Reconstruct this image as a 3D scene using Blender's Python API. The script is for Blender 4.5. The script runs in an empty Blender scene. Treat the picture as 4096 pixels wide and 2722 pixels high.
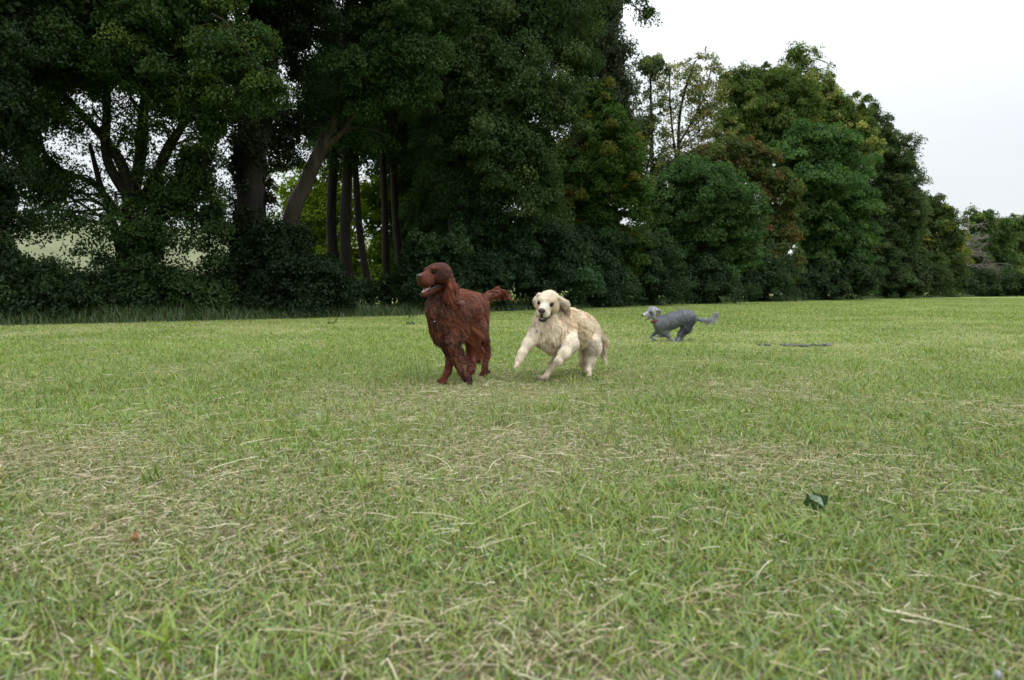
import bpy, math
import numpy as np
from mathutils import Vector, Matrix

# ------------------------------------------------------------------ camera, sky, sun, exposure
sc = bpy.context.scene
col_main = sc.collection
F_PX, CAMH = 697.0, 0.65
PITCH = math.atan(48.0 / F_PX)
cam_d = bpy.data.cameras.new("camera")
cam_d.sensor_width = 23.5
cam_d.lens = 23.5 * F_PX / 1024.0
cam_d.clip_start = 0.05
cam_d.clip_end = 5000
cam_d.dof.use_dof = True
cam_d.dof.focus_distance = 5.2
cam_d.dof.aperture_fstop = 2.3
cam = bpy.data.objects.new("camera", cam_d)
cam.location = (0, 0, CAMH)
cam.rotation_euler = (math.pi / 2 - PITCH, 0, 0)
col_main.objects.link(cam)
sc.camera = cam

SUN_EL, SUN_AZ = math.radians(52), math.radians(115)      # azimuth clockwise from +Y
world = bpy.data.worlds.new("World")
sc.world = world
world.use_nodes = True
nt = world.node_tree
nt.nodes.clear()
w_out = nt.nodes.new("ShaderNodeOutputWorld")
w_bg = nt.nodes.new("ShaderNodeBackground")
w_bg.inputs["Strength"].default_value = 0.1
sky = nt.nodes.new("ShaderNodeTexSky")
sky.sky_type = 'NISHITA'
sky.sun_disc = False
sky.sun_elevation = SUN_EL
sky.sun_rotation = SUN_AZ
tc = nt.nodes.new("ShaderNodeTexCoord")
sep = nt.nodes.new("ShaderNodeSeparateXYZ")
nt.links.new(tc.outputs["Generated"], sep.inputs[0])
cl = nt.nodes.new("ShaderNodeMath"); cl.operation = 'MAXIMUM'; cl.inputs[1].default_value = 0.0
nt.links.new(sep.outputs["Z"], cl.inputs[0])
lum = nt.nodes.new("ShaderNodeMath"); lum.operation = 'MULTIPLY_ADD'     # overcast: zenith brighter than horizon
lum.inputs[1].default_value = 15.5; lum.inputs[2].default_value = 5.15
sq = nt.nodes.new("ShaderNodeMath"); sq.operation = 'POWER'; sq.inputs[1].default_value = 1.7
nt.links.new(cl.outputs[0], sq.inputs[0]); nt.links.new(sq.outputs[0], lum.inputs[0])
nz = nt.nodes.new("ShaderNodeTexNoise"); nz.inputs["Scale"].default_value = 2.2; nz.inputs["Detail"].default_value = 5
mp = nt.nodes.new("ShaderNodeMapping"); mp.inputs["Scale"].default_value = (1, 1, 3.5)
nt.links.new(tc.outputs["Generated"], mp.inputs[0]); nt.links.new(mp.outputs[0], nz.inputs["Vector"])
cm = nt.nodes.new("ShaderNodeMath"); cm.operation = 'MULTIPLY_ADD'; cm.inputs[1].default_value = 0.24; cm.inputs[2].default_value = 0.88
nt.links.new(nz.outputs["Fac"], cm.inputs[0])
lm2 = nt.nodes.new("ShaderNodeMath"); lm2.operation = 'MULTIPLY'
nt.links.new(lum.outputs[0], lm2.inputs[0]); nt.links.new(cm.outputs[0], lm2.inputs[1])
cc = nt.nodes.new("ShaderNodeVectorMath"); cc.operation = 'SCALE'; cc.inputs[0].default_value = (0.965, 1.0, 1.02)
nt.links.new(lm2.outputs[0], cc.inputs["Scale"])
wm = nt.nodes.new("ShaderNodeMix"); wm.data_type = 'RGBA'; wm.inputs[0].default_value = 0.9
nt.links.new(sky.outputs[0], wm.inputs[6]); nt.links.new(cc.outputs[0], wm.inputs[7])
nt.links.new(wm.outputs[2], w_bg.inputs["Color"])
nt.links.new(w_bg.outputs[0], w_out.inputs[0])

sun_d = bpy.data.lights.new("sun", 'SUN')
sun_d.energy = 0.6
sun_d.angle = math.radians(25)
sun_d.color = (1.0, 0.96, 0.9)
sun = bpy.data.objects.new("sun", sun_d)
sdir = Vector((math.sin(SUN_AZ) * math.cos(SUN_EL), math.cos(SUN_AZ) * math.cos(SUN_EL), math.sin(SUN_EL)))
sun.rotation_euler = (-sdir).to_track_quat('-Z', 'Y').to_euler()
sun.location = (0, 0, 60)
col_main.objects.link(sun)

sc.view_settings.view_transform = 'Standard'
sc.view_settings.look = 'None'
sc.view_settings.gamma = 1.0
sc.view_settings.exposure = 0.75
sc.render.engine = 'CYCLES'
sc.cycles.max_bounces = 5
sc.cycles.diffuse_bounces = 4
sc.cycles.glossy_bounces = 2
sc.cycles.transmission_bounces = 3
sc.cycles.use_denoising = True

# ------------------------------------------------------------------ helpers
def ray(px, py):
    """direction with y = 1 through a pixel of the 1024 x 680 picture"""
    cx, cy = (px - 512.0) / F_PX, (340.0 - py) / F_PX
    c, s = math.cos(PITCH), math.sin(PITCH)
    y = c + cy * s
    return np.array([cx / y, 1.0, (cy * c - s) / y])

def at(px, py, Y):
    return np.array([0, 0, CAMH]) + ray(px, py) * Y

V2 = 2.3037
def vat(x, y, Y):                   # the same from the 2359 px wide view used for measuring
    return at(x / V2, y / V2, Y)

def nrm(a):
    return a / np.maximum(np.linalg.norm(a, axis=-1, keepdims=True), 1e-9)

_rt = np.random.RandomState(7).rand(4096)
def _h(i, j, k=0):
    return _rt[(i * 73856093 ^ j * 19349663 ^ k * 83492791) & 4095]

def vnoise(x, y, z=None, seed=0):
    if z is None:
        z = np.zeros_like(x) + seed * 7.31
    else:
        z = z + seed * 17.3
    xi, yi, zi = np.floor(x).astype(np.int64), np.floor(y).astype(np.int64), np.floor(z).astype(np.int64)
    xf, yf, zf = x - xi, y - yi, z - zi
    u, v, w = [t * t * (3 - 2 * t) for t in (xf, yf, zf)]
    r = 0
    for a, wa in ((0, 1 - u), (1, u)):
        for b, wb in ((0, 1 - v), (1, v)):
            for c, wc in ((0, 1 - w), (1, w)):
                r = r + _h(xi + a, yi + b, zi + c) * wa * wb * wc
    return r

def fbm(x, y, z=None, seed=0, oct=3):
    r, a, t = 0, 1.0, 0
    for o in range(oct):
        s = 2.03 ** o
        r = r + a * vnoise(x * s, y * s, None if z is None else z * s, seed + o)
        t += a
        a *= 0.5
    return r / t

def np_mesh(name, V, F, mat, parent=None, base=None, col=None, smooth=False, colpt=None):
    V = np.asarray(V, dtype=np.float32)
    if base is not None:
        V = V - np.asarray(base, dtype=np.float32)
    F = np.asarray(F, dtype=np.int32)
    k = F.shape[1]
    me = bpy.data.meshes.new(name)
    me.vertices.add(len(V)); me.vertices.foreach_set("co", V.ravel())
    me.loops.add(F.size); me.loops.foreach_set("vertex_index", F.ravel())
    me.polygons.add(len(F))
    me.polygons.foreach_set("loop_start", np.arange(0, F.size, k, dtype=np.int32))
    me.polygons.foreach_set("loop_total", np.full(len(F), k, dtype=np.int32))
    me.polygons.foreach_set("use_smooth", np.full(len(F), smooth, dtype=bool))
    for dat, dom in ((col, 'FACE'), (colpt, 'POINT')):
        if dat is not None:
            at_ = me.attributes.new("tint", 'FLOAT_COLOR', dom)
            c4 = np.ones((len(dat), 4), dtype=np.float32); c4[:, :3] = dat
            at_.data.foreach_set("color", c4.ravel())
    me.materials.append(mat)
    me.update(calc_edges=True)
    o = bpy.data.objects.new(name, me)
    col_main.objects.link(o)
    if parent is not None:
        o.parent = parent
    return o

def thing(name, label, cat, loc, group=None):
    o = bpy.data.objects.new(name, None)
    o.empty_display_size = 0.3
    col_main.objects.link(o)
    o.location = loc
    o["label"] = label; o["category"] = cat
    if group:
        o["group"] = group
    return o

def tube(paths, sides=7):
    """paths: list of (points (n,3), radii (n)) -> V, F"""
    Vs, Fs, off = [], [], 0
    ang = np.linspace(0, 2 * np.pi, sides, endpoint=False)
    for P, R in paths:
        P = np.asarray(P, float); R = np.asarray(R, float)
        T = nrm(np.gradient(P, axis=0))
        mt = np.abs(P[-1] - P[0]); ref = np.zeros(3); ref[int(np.argmin(mt))] = 1.0
        A = nrm(np.cross(T, ref[None])); B = np.cross(T, A)
        ring = P[:, None] + R[:, None, None] * (A[:, None] * np.cos(ang)[None, :, None] + B[:, None] * np.sin(ang)[None, :, None])
        n = len(P)
        Vs.append(ring.reshape(-1, 3))
        i = np.arange(n - 1)[:, None] * sides; j = np.arange(sides)[None]
        a = i + j; b = i + (j + 1) % sides
        Fs.append(np.stack([a, b, b + sides, a + sides], -1).reshape(-1, 4) + off)
        off += n * sides
    return np.concatenate(Vs), np.concatenate(Fs)

def smooth_path(pts, n=10, wob=0.0, rs=None):
    pts = np.asarray(pts, float)
    t = np.arange(len(pts)); tt = np.linspace(0, len(pts) - 1, (len(pts) - 1) * n + 1)
    i = np.clip(tt.astype(int), 0, len(pts) - 2); f = (tt - i)[:, None]
    p0 = pts[np.clip(i - 1, 0, None)]; p1 = pts[i]; p2 = pts[i + 1]; p3 = pts[np.clip(i + 2, None, len(pts) - 1)]
    q = 0.5 * (2 * p1 + (p2 - p0) * f + (2 * p0 - 5 * p1 + 4 * p2 - p3) * f ** 2 + (3 * p1 - p0 - 3 * p2 + p3) * f ** 3)
    if wob and rs is not None:
        ph = rs.rand(3) * 9
        q[:, 0] += wob * np.sin(tt * 2.3 + ph[0]) * np.minimum(tt, 1)
        q[:, 1] += wob * np.sin(tt * 1.9 + ph[1]) * np.minimum(tt, 1)
    return q

def ribbons(P, W, side):
    """P (N,S+1,3) centre lines, W (N,S+1) widths, side (N,3) or (N,S+1,3) -> V,F with S quads each"""
    N, S1, _ = P.shape
    if side.ndim == 2:
        side = side[:, None]
    h = side * (W * 0.5)[..., None]
    V = np.stack([P - h, P + h], 2).reshape(-1, 3)
    base = (np.arange(N) * S1 * 2)[:, None] + (np.arange(S1 - 1) * 2)[None]
    F = np.stack([base, base + 1, base + 3, base + 2], -1).reshape(-1, 4)
    return V, F

# ------------------------------------------------------------------ materials
def node_mat(name):
    m = bpy.data.materials.new(name); m.use_nodes = True
    m.node_tree.nodes.clear()
    o = m.node_tree.nodes.new("ShaderNodeOutputMaterial")
    return m, m.node_tree, o

def foliage_mat(name, trans=0.25, gloss=0.04, rough=0.45):
    m, t, o = node_mat(name)
    a = t.nodes.new("ShaderNodeAttribute"); a.attribute_name = "tint"
    d = t.nodes.new("ShaderNodeBsdfDiffuse")
    tr = t.nodes.new("ShaderNodeBsdfTranslucent")
    g = t.nodes.new("ShaderNodeBsdfGlossy"); g.inputs["Roughness"].default_value = rough
    g.inputs["Color"].default_value = (0.9, 0.95, 1, 1)
    m1 = t.nodes.new("ShaderNodeMixShader"); m1.inputs[0].default_value = trans
    m2 = t.nodes.new("ShaderNodeMixShader"); m2.inputs[0].default_value = gloss
    hs = t.nodes.new("ShaderNodeHueSaturation"); hs.inputs["Saturation"].default_value = 1.15; hs.inputs["Value"].default_value = 1.3
    t.links.new(a.outputs["Color"], hs.inputs["Color"])
    t.links.new(a.outputs["Color"], d.inputs["Color"]); t.links.new(hs.outputs[0], tr.inputs["Color"])
    t.links.new(d.outputs[0], m1.inputs[1]); t.links.new(tr.outputs[0], m1.inputs[2])
    t.links.new(m1.outputs[0], m2.inputs[1]); t.links.new(g.outputs[0], m2.inputs[2])
    t.links.new(m2.outputs[0], o.inputs[0])
    return m

M_leaf = foliage_mat("tree_leaves", 0.3, 0.008, 0.5)
M_grass = foliage_mat("grass_blades", 0.25, 0.03, 0.5)
M_straw = foliage_mat("dry_straw", 0.1, 0.03, 0.5)

def noise_mat(name, c1, c2, scale=8, rough=0.85, bump=0.3, c3=None, stretch=(1, 1, 1), spec=0.3):
    m, t, o = node_mat(name)
    b = t.nodes.new("ShaderNodeBsdfPrincipled"); b.inputs["Roughness"].default_value = rough
    b.inputs["Specular IOR Level"].default_value = spec
    co = t.nodes.new("ShaderNodeTexCoord"); mp = t.nodes.new("ShaderNodeMapping"); mp.inputs["Scale"].default_value = stretch
    n = t.nodes.new("ShaderNodeTexNoise"); n.inputs["Scale"].default_value = scale; n.inputs["Detail"].default_value = 7
    r = t.nodes.new("ShaderNodeValToRGB")
    r.color_ramp.elements[0].position = 0.35; r.color_ramp.elements[0].color = (*c1, 1)
    r.color_ramp.elements[1].position = 0.65; r.color_ramp.elements[1].color = (*c2, 1)
    if c3:
        e = r.color_ramp.elements.new(0.8); e.color = (*c3, 1)
    t.links.new(co.outputs["Object"], mp.inputs[0]); t.links.new(mp.outputs[0], n.inputs["Vector"])
    t.links.new(n.outputs["Fac"], r.inputs[0]); t.links.new(r.outputs[0], b.inputs["Base Color"])
    if bump:
        bp = t.nodes.new("ShaderNodeBump"); bp.inputs["Strength"].default_value = bump; bp.inputs["Distance"].default_value = 0.02
        t.links.new(n.outputs["Fac"], bp.inputs["Height"]); t.links.new(bp.outputs[0], b.inputs["Normal"])
    t.links.new(b.outputs[0], o.inputs[0])
    return m

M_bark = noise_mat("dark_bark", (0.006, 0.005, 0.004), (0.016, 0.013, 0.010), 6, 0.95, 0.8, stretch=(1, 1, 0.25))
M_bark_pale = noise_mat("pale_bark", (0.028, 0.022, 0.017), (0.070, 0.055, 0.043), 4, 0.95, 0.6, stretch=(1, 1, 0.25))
M_bark_dead = noise_mat("dead_bark", (0.13, 0.115, 0.10), (0.24, 0.21, 0.19), 5, 0.95, 0.5)

# ground: turf soil with thatch, dry patches and greener patches
def ground_material():
    m, t, o = node_mat("mown_field_ground")
    b = t.nodes.new("ShaderNodeBsdfPrincipled"); b.inputs["Roughness"].default_value = 1.0; b.inputs["Specular IOR Level"].default_value = 0.1
    g = t.nodes.new("ShaderNodeNewGeometry")
    def noise(scale, det=5, stretch=(1, 1, 1), rough=0.6):
        mp = t.nodes.new("ShaderNodeMapping"); mp.inputs["Scale"].default_value = stretch
        n = t.nodes.new("ShaderNodeTexNoise"); n.inputs["Scale"].default_value = scale; n.inputs["Detail"].default_value = det
        n.inputs["Roughness"].default_value = rough
        t.links.new(g.outputs["Position"], mp.inputs[0]); t.links.new(mp.outputs[0], n.inputs["Vector"])
        return n
    def ramp(n, stops):
        r = t.nodes.new("ShaderNodeValToRGB")
        els = r.color_ramp.elements
        els[0].position, els[0].color = stops[0][0], (*stops[0][1], 1)
        els[1].position, els[1].color = stops[-1][0], (*stops[-1][1], 1)
        for p, c in stops[1:-1]:
            e = els.new(p); e.color = (*c, 1)
        t.links.new(n.outputs["Fac"], r.inputs[0])
        return r
    def mix(f, a, b_):
        x = t.nodes.new("ShaderNodeMix"); x.data_type = 'RGBA'
        if isinstance(f, float): x.inputs[0].default_value = f
        else: t.links.new(f, x.inputs[0])
        t.links.new(a, x.inputs[6]); t.links.new(b_, x.inputs[7])
        return x.outputs[2]
    fine = ramp(noise(60, 6), [(0.3, (0.028, 0.022, 0.014)), (0.5, (0.085, 0.078, 0.038)), (0.7, (0.17, 0.15, 0.085))])
    turf = ramp(noise(14, 8, (1, 1, 1), 0.75), [(0.3, (0.12, 0.18, 0.036)), (0.5, (0.185, 0.245, 0.058)), (0.72, (0.28, 0.295, 0.10))])
    big = ramp(noise(0.55, 5), [(0.35, (0, 0, 0)), (0.65, (1, 1, 1))])
    # far away the turf between blades is seen as turf, close up it is bare thatch
    ln = t.nodes.new("ShaderNodeVectorMath"); ln.operation = 'LENGTH'
    t.links.new(g.outputs["Position"], ln.inputs[0])
    mr = t.nodes.new("ShaderNodeMapRange"); mr.inputs[1].default_value = 2.5; mr.inputs[2].default_value = 9.0
    t.links.new(ln.outputs["Value"], mr.inputs[0])
    near_far = mix(mr.outputs[0], fine.outputs[0], turf.outputs[0])
    dry = ramp(noise(9, 8, (1, 1, 1), 0.7), [(0.3, (0.20, 0.19, 0.09)), (0.7, (0.33, 0.295, 0.165))])
    sc_ = t.nodes.new("ShaderNodeMath"); sc_.operation = 'MULTIPLY'; sc_.inputs[1].default_value = 0.22
    t.links.new(big.outputs[0], sc_.inputs[0])
    c = mix(sc_.outputs[0], near_far, dry.outputs[0])
    # crop on the hill behind the belt of trees
    crop = ramp(noise(0.05, 6), [(0.3, (0.12, 0.14, 0.07)), (0.7, (0.18, 0.19, 0.11))])
    sp = t.nodes.new("ShaderNodeSeparateXYZ"); t.links.new(g.outputs["Position"], sp.inputs[0])
    hr = t.nodes.new("ShaderNodeMapRange"); hr.inputs[1].default_value = 0.4; hr.inputs[2].default_value = 2.0
    t.links.new(sp.outputs["Z"], hr.inputs[0])
    c = mix(hr.outputs[0], c, crop.outputs[0])
    t.links.new(c, b.inputs["Base Color"])
    nb = noise(40, 6)
    bp = t.nodes.new("ShaderNodeBump"); bp.inputs["Strength"].default_value = 0.6; bp.inputs["Distance"].default_value = 0.02
    t.links.new(nb.outputs["Fac"], bp.inputs["Height"]); t.links.new(bp.outputs[0], b.inputs["Normal"])
    t.links.new(b.outputs[0], o.inputs[0])
    return m
M_ground = ground_material()

# ------------------------------------------------------------------ terrain
LINE = np.array([(-60, 5.0), (-26, 9.5), (-9.5, 12.9), (-6.3, 15.4), (-2.6, 18.6), (-0.2, 22.6), (4.6, 29.5), (6.4, 32), (12.5, 41), (34.4, 66), (83, 113), (150, 175)], float)

def behind(x, y):
    """signed distance to the foot of the tree belt, > 0 behind it"""
    x = np.asarray(x, float); y = np.asarray(y, float)
    best = np.full(x.shape, 1e9); sgn = np.ones(x.shape)
    for a, b in zip(LINE[:-1], LINE[1:]):
        d = b - a; L = d @ d
        t = np.clip(((x - a[0]) * d[0] + (y - a[1]) * d[1]) / L, 0, 1)
        qx, qy = x - a[0] - t * d[0], y - a[1] - t * d[1]
        dd = np.hypot(qx, qy)
        s = np.where(d[0] * (y - a[1]) - d[1] * (x - a[0]) > 0, 1, -1)
        m = dd < best
        best = np.where(m, dd, best); sgn = np.where(m, s, sgn)
    return best * sgn

def zground(x, y):
    s = behind(x, y)
    return np.minimum(np.maximum(s - 16, 0) * 0.105, 24 + 0 * s)

def axis_pts(lo, hi, n0):
    t = np.linspace(-1, 1, n0)
    v = np.sign(t) * (np.abs(t) ** 2.6)
    return np.where(v < 0, -v * lo, v * hi)

gx = axis_pts(-1500, 1500, 161); gy = axis_pts(-300, 2000, 181)
GX, GY = np.meshgrid(gx, gy, indexing='ij')
GZ = zground(GX, GY)
nx, ny = GX.shape
gi = (np.arange(nx - 1)[:, None] * ny + np.arange(ny - 1)[None])
gf = np.stack([gi, gi + ny, gi + ny + 1, gi + 1], -1).reshape(-1, 4)
g = np_mesh("ground", np.stack([GX, GY, GZ], -1).reshape(-1, 3), gf, M_ground, smooth=True)
g["kind"] = "structure"

# ------------------------------------------------------------------ trees and bushes
def crown_leaves(blobs, Y, leaf, colr, col2, f2, clump, rs, flat=0.6):
    Pc, Nn, Ls, Cs, cents = [], [], [], [], []
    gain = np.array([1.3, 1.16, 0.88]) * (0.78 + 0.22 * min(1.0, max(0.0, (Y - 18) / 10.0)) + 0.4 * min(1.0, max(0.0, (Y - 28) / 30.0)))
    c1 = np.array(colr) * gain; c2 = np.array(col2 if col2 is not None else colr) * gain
    for bl in blobs:
        x, y, rx, rz = bl[:4]
        dY = bl[4] if len(bl) > 4 else 0.0
        lai = bl[5] if len(bl) > 5 else 3.0
        yy = Y + dY
        c = vat(x, y, yy); k = yy / (F_PX * V2)
        R = np.array([rx * k, min(rx * k * 0.9, 3.8), rz * k])
        A = math.pi * R[0] * R[2]
        n = max(40, int(lai * 2 * A / (0.30 * leaf * leaf)))
        S = 4 * math.pi * (((R[0] * R[1]) ** 1.6 + (R[0] * R[2]) ** 1.6 + (R[1] * R[2]) ** 1.6) / 3) ** (1 / 1.6)
        nc = int(1.0 * S / (math.pi * clump * clump)) + 5
        d = nrm(rs.randn(nc, 3))
        rad = 0.62 + 0.42 * rs.rand(nc) ** 0.7
        rad *= 0.72 + 0.56 * vnoise(d[:, 0] * 2.2 + x, d[:, 1] * 2.2 + y, d[:, 2] * 2.2)
        cc = c + d * R * rad[:, None]
        cr = clump * (0.55 + 0.75 * rs.rand(nc))
        cb = 0.78 + 0.44 * rs.rand(nc); cf = (rs.rand(nc) < f2) * (0.4 + 0.6 * rs.rand(nc))
        cents.append(cc)
        id_ = rs.randint(0, nc, n)
        o = nrm(rs.randn(n, 3)) * (rs.rand(n) ** 0.42)[:, None]
        hd = np.hypot(o[:, 0], o[:, 1])
        o[:, 2] = o[:, 2] * flat - 0.62 * hd ** 2
        p = cc[id_] + o * cr[id_][:, None]
        nn = nrm(0.75 * np.array([[0, 0, 1.0]]) + 0.55 * o + 0.25 * d[id_] + 0.6 * rs.randn(n, 3))
        colv = (c1[None] * (1 - cf[id_][:, None]) + c2[None] * cf[id_][:, None]) * (cb[id_] * (0.8 + 0.4 * rs.rand(n)))[:, None]
        Pc.append(p); Nn.append(nn); Ls.append(leaf * (0.7 + 0.6 * rs.rand(n))); Cs.append(colv)
        if lai > 1.2:                       # oversized inner leaves added to block sky and darken the crown's core
            ni = int(n * 0.22)
            o = nrm(rs.randn(ni, 3)) * (rs.rand(ni) ** 0.4 * 0.70)[:, None]
            Pc.append(c + o * R); Nn.append(nrm(rs.randn(ni, 3) + [0, 0, .4])); Ls.append(leaf * 2.0 * (0.7 + 0.6 * rs.rand(ni)))
            Cs.append(np.tile(c1 * 0.9, (ni, 1)))
    return np.concatenate(Pc), np.concatenate(Nn), np.concatenate(Ls), np.concatenate(Cs), cents

def leaf_mesh(P, N, L, rs, asp=0.55):
    n = len(P)
    t = rs.randn(n, 3); t[:, 2] -= 0.9
    t = nrm(t - N * np.sum(t * N, 1, keepdims=True))
    w = np.cross(N, t)
    a = P - t * L[:, None] * 0.5; b = P + w * (L * asp * 0.5)[:, None] - t * (L * 0.08)[:, None]
    c = P + t * L[:, None] * 0.5 - N * (L * 0.1)[:, None]; d = P - w * (L * asp * 0.5)[:, None] - t * (L * 0.08)[:, None]
    V = np.stack([a, b, c, d], 1).reshape(-1, 3)
    return V, np.arange(4 * n).reshape(-1, 4)

def tree(name, label, cat, Y, stems, blobs, leaf, colr, col2=None, f2=0.0, clump=0.5, seed=1, bark=None, group=None, twigs=5, flat=0.6, trans=None):
    """stems: list of [(x, y, r_px), ...] in view pixels, the first point of the first stem stands on the ground"""
    rs = np.random.RandomState(seed)
    k = Y / (F_PX * V2)
    x0 = stems[0][0][0] if stems else blobs[0][0]
    b0 = vat(x0, 680, Y); base = np.array([b0[0], Y, float(zground(b0[0], Y))])
    root = thing(name, label, cat, base, group)
    paths, nodes = [], []
    for si, st in enumerate(stems):
        pts = np.array([vat(p[0], p[1], Y + (p[3] if len(p) > 3 else 0)) for p in st]); rad = np.array([p[2] * k for p in st])
        if si == 0:
            pts[0] = base + [0, 0, -0.15]
        q = smooth_path(pts, 7, 0.05, rs)
        r = np.interp(np.linspace(0, len(rad) - 1, len(q)), np.arange(len(rad)), rad)
        if si == 0:
            r[:3] *= [1.5, 1.25, 1.1]
        paths.append((q, r)); nodes.append(np.column_stack([q, r]))
    P, N, L, C, cents = crown_leaves(blobs, Y, leaf, colr, col2, f2, clump, rs, flat)
    if nodes:
        nd = np.concatenate(nodes)
        for ce in cents:
            idx = rs.choice(len(ce), min(twigs, len(ce)), replace=False)
            for e in ce[idx]:
                low = nd[nd[:, 2] < e[2] + 0.3]
                if len(low) < 2: low = nd
                dd = np.linalg.norm(low[:, :3] - e, axis=1) + rs.rand(len(low)) * 0.8
                s = low[np.argmin(dd)]
                mid = (s[:3] + e) / 2 + rs.randn(3) * 0.12 * np.linalg.norm(e - s[:3]) + [0, 0, 0.12 * np.linalg.norm(e - s[:3])]
                q = smooth_path([s[:3], mid, e], 5)
                r0 = min(s[3] * 0.45, 0.02 + 0.018 * np.linalg.norm(e - s[:3]))
                paths.append((q, np.linspace(r0, 0.006 + 0.0002 * Y, len(q))))
    if paths:
        V, F = tube(paths, 7)
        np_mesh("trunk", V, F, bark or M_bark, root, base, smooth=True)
    V, F = leaf_mesh(P, N, L, rs)
    # keep leaves above ground
    zc = V[:, 2].reshape(-1, 4).min(1); ok = zc > 0.02
    keep = np.repeat(ok, 4)
    V = V[keep]; F = np.arange(len(V)).reshape(-1, 4)
    if len(V):
        np_mesh("crown" if stems else "foliage", V, F, M_leaf, root, base, col=C[ok])
    return root

DG = (0.022, 0.045, 0.020)      # deep green
MG = (0.040, 0.085, 0.025)      # mid green
BG = (0.075, 0.135, 0.026)      # bright green
GG = (0.045, 0.065, 0.038)      # grey green
YG = (0.105, 0.135, 0.040)      # yellow green
RB = (0.078, 0.055, 0.025)      # reddish brown

exec_trees = True
if exec_trees:
    tree("holly_tree", "dark dense evergreen tree cut off by the left edge of the photo", "tree", 14.8,
         [[(-10, 690, 14), (-8, 400, 11), (-5, 60, 6)]],
         [(-35, 240, 100, 170), (-35, 450, 95, 140), (-30, 620, 90, 90), (-50, 30, 150, 150, 0, 2.5), (60, 520, 25, 60, 0, .8), (70, 640, 40, 40, 0, 1.5)], 0.075, DG, clump=0.35, seed=11)
    tree("broadleaf_tree", "big spreading multi-stemmed tree at left with sky showing between its forked limbs", "tree", 17.3,
         [[(305, 700, 26), (302, 560, 22), (308, 430, 18)],
          [(308, 440, 15), (270, 370, 12), (215, 290, 9), (150, 215, 7), (80, 150, 5)],
          [(308, 440, 14), (330, 300, 12), (338, 160, 9), (320, -60, 7)],
          [(305, 470, 14), (255, 380, 11), (248, 250, 9), (230, 60, 6)],
          [(303, 500, 13), (380, 370, 10), (440, 260, 8), (520, 130, 5), (600, 190, 3)],
          [(302, 520, 9), (220, 430, 7), (140, 390, 5), (90, 330, 3)],
          [(290, 690, 12), (262, 520, 9), (230, 400, 6), (200, 330, 4)],
          [(330, 690, 12), (365, 500, 9), (372, 380, 6), (400, 300, 4)],
          [(306, 560, 8), (400, 480, 5), (470, 420, 3)]],
         [(50, 30, 170, 130), (230, 10, 190, 140, -1), (410, 50, 160, 120, -1), (520, 130, 100, 75, -1.5), (605, 200, 45, 38, -2, 2.5),
          (570, 90, 60, 50, -1.5), (320, 150, 150, 80, -1), (130, 150, 140, 85), (20, 200, 70, 80), (200, -170, 330, 110), (470, -130, 200, 120),
          (490, 290, 50, 48, -1, 2.2), (470, 220, 80, 50, -1, 2.2), (645, 205, 22, 26, -2, 1.5), (400, 240, 70, 40, -1, 1.2), (200, 230, 90, 40, -1, 1.0),
          (110, 250, 70, 70, 0, 1.3), (130, 320, 100, 80, 0, 0.85), (240, 290, 100, 80, 0, 0.85), (380, 330, 90, 90, 0, 1.2), (100, 430, 85, 80, 0, 1.3), (330, 240, 80, 40, 0, .8),
          (210, 450, 100, 70, 0, 1.1), (390, 450, 90, 70, 0, 1.6), (450, 400, 65, 90, 0, 1.8), (60, 330, 45, 90, 0, 1.7), (300, 420, 60, 60, 0, .6), (300, 500, 210, 36, 0, .9)],
         0.075, (0.030, 0.066, 0.022), (0.072, 0.118, 0.03), 0.3, clump=0.42, seed=12, twigs=9)
    tree("ivy_covered_tree", "very dark thick trunk wrapped in ivy behind the spreading left tree", "tree", 19.8,
         [[(575, 705, 36), (578, 400, 32), (590, 150, 26), (600, -150, 16)], [(578, 420, 16), (620, 250, 14), (640, 50, 9)]],
         [(575, 560, 60, 130, 0, 2.2), (572, 380, 60, 120, 0, 2.2), (585, 220, 66, 110, 0, 2.0), (620, 60, 110, 100, 0, 3), (700, 10, 100, 70, 0, 2.2), (620, -130, 220, 110),
          (655, 300, 55, 100, 1, 1.7), (520, 480, 40, 90, 1, 1.2)], 0.085, (0.012, 0.023, 0.011), clump=0.38, seed=13)
    tree("leaning_tree", "tree with a pale brown bare trunk leaning to the right", "tree", 21.8,
         [[(635, 700, 22), (668, 500, 19), (704, 425, 17), (741, 345, 15), (772, 250, 12), (800, 120, 9), (810, -60, 6)],
          [(741, 345, 8), (790, 300, 6), (840, 240, 5), (900, 200, 3)]],
         [(850, 160, 95, 80, -1, 2.6), (930, 120, 90, 100, -1, 2.6), (800, 60, 60, 50, 0, 1.6), (930, 20, 150, 90), (800, -110, 180, 90, 0, 2.5),
          (760, 200, 50, 70, 0, 0.9), (930, 215, 40, 45, -1, 2.2), (700, 130, 60, 90, 0, 1.2), (720, 260, 50, 50, 0, 1.3), (690, 210, 50, 60, 0, 1.0), (820, 300, 90, 40, 1, 1.2)], 0.09, (0.026, 0.060, 0.021), (0.05, 0.09, 0.032), 0.35, clump=0.5, seed=14, bark=M_bark_pale, twigs=6)
    slender = [("slender_tree", "straight dark slender trunk nearest the pale leaning trunk", 770, 770, 13, 25.0, 15),
               ("slender_tree", "thicker straight dark trunk second in the row right of the leaning trunk", 803, 800, 14, 24.0, 16),
               ("slender_tree", "thin dark trunk tilting left towards its top in the middle of the slender row", 858, 815, 9, 24.5, 17),
               ("slender_tree", "dim slender trunk fourth in the row, in deep shade", 893, 885, 9, 27.5, 18),
               ("slender_tree", "dim slender trunk at the right end of the row beside the big oak-like tree", 928, 910, 10, 28.5, 19)]
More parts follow.
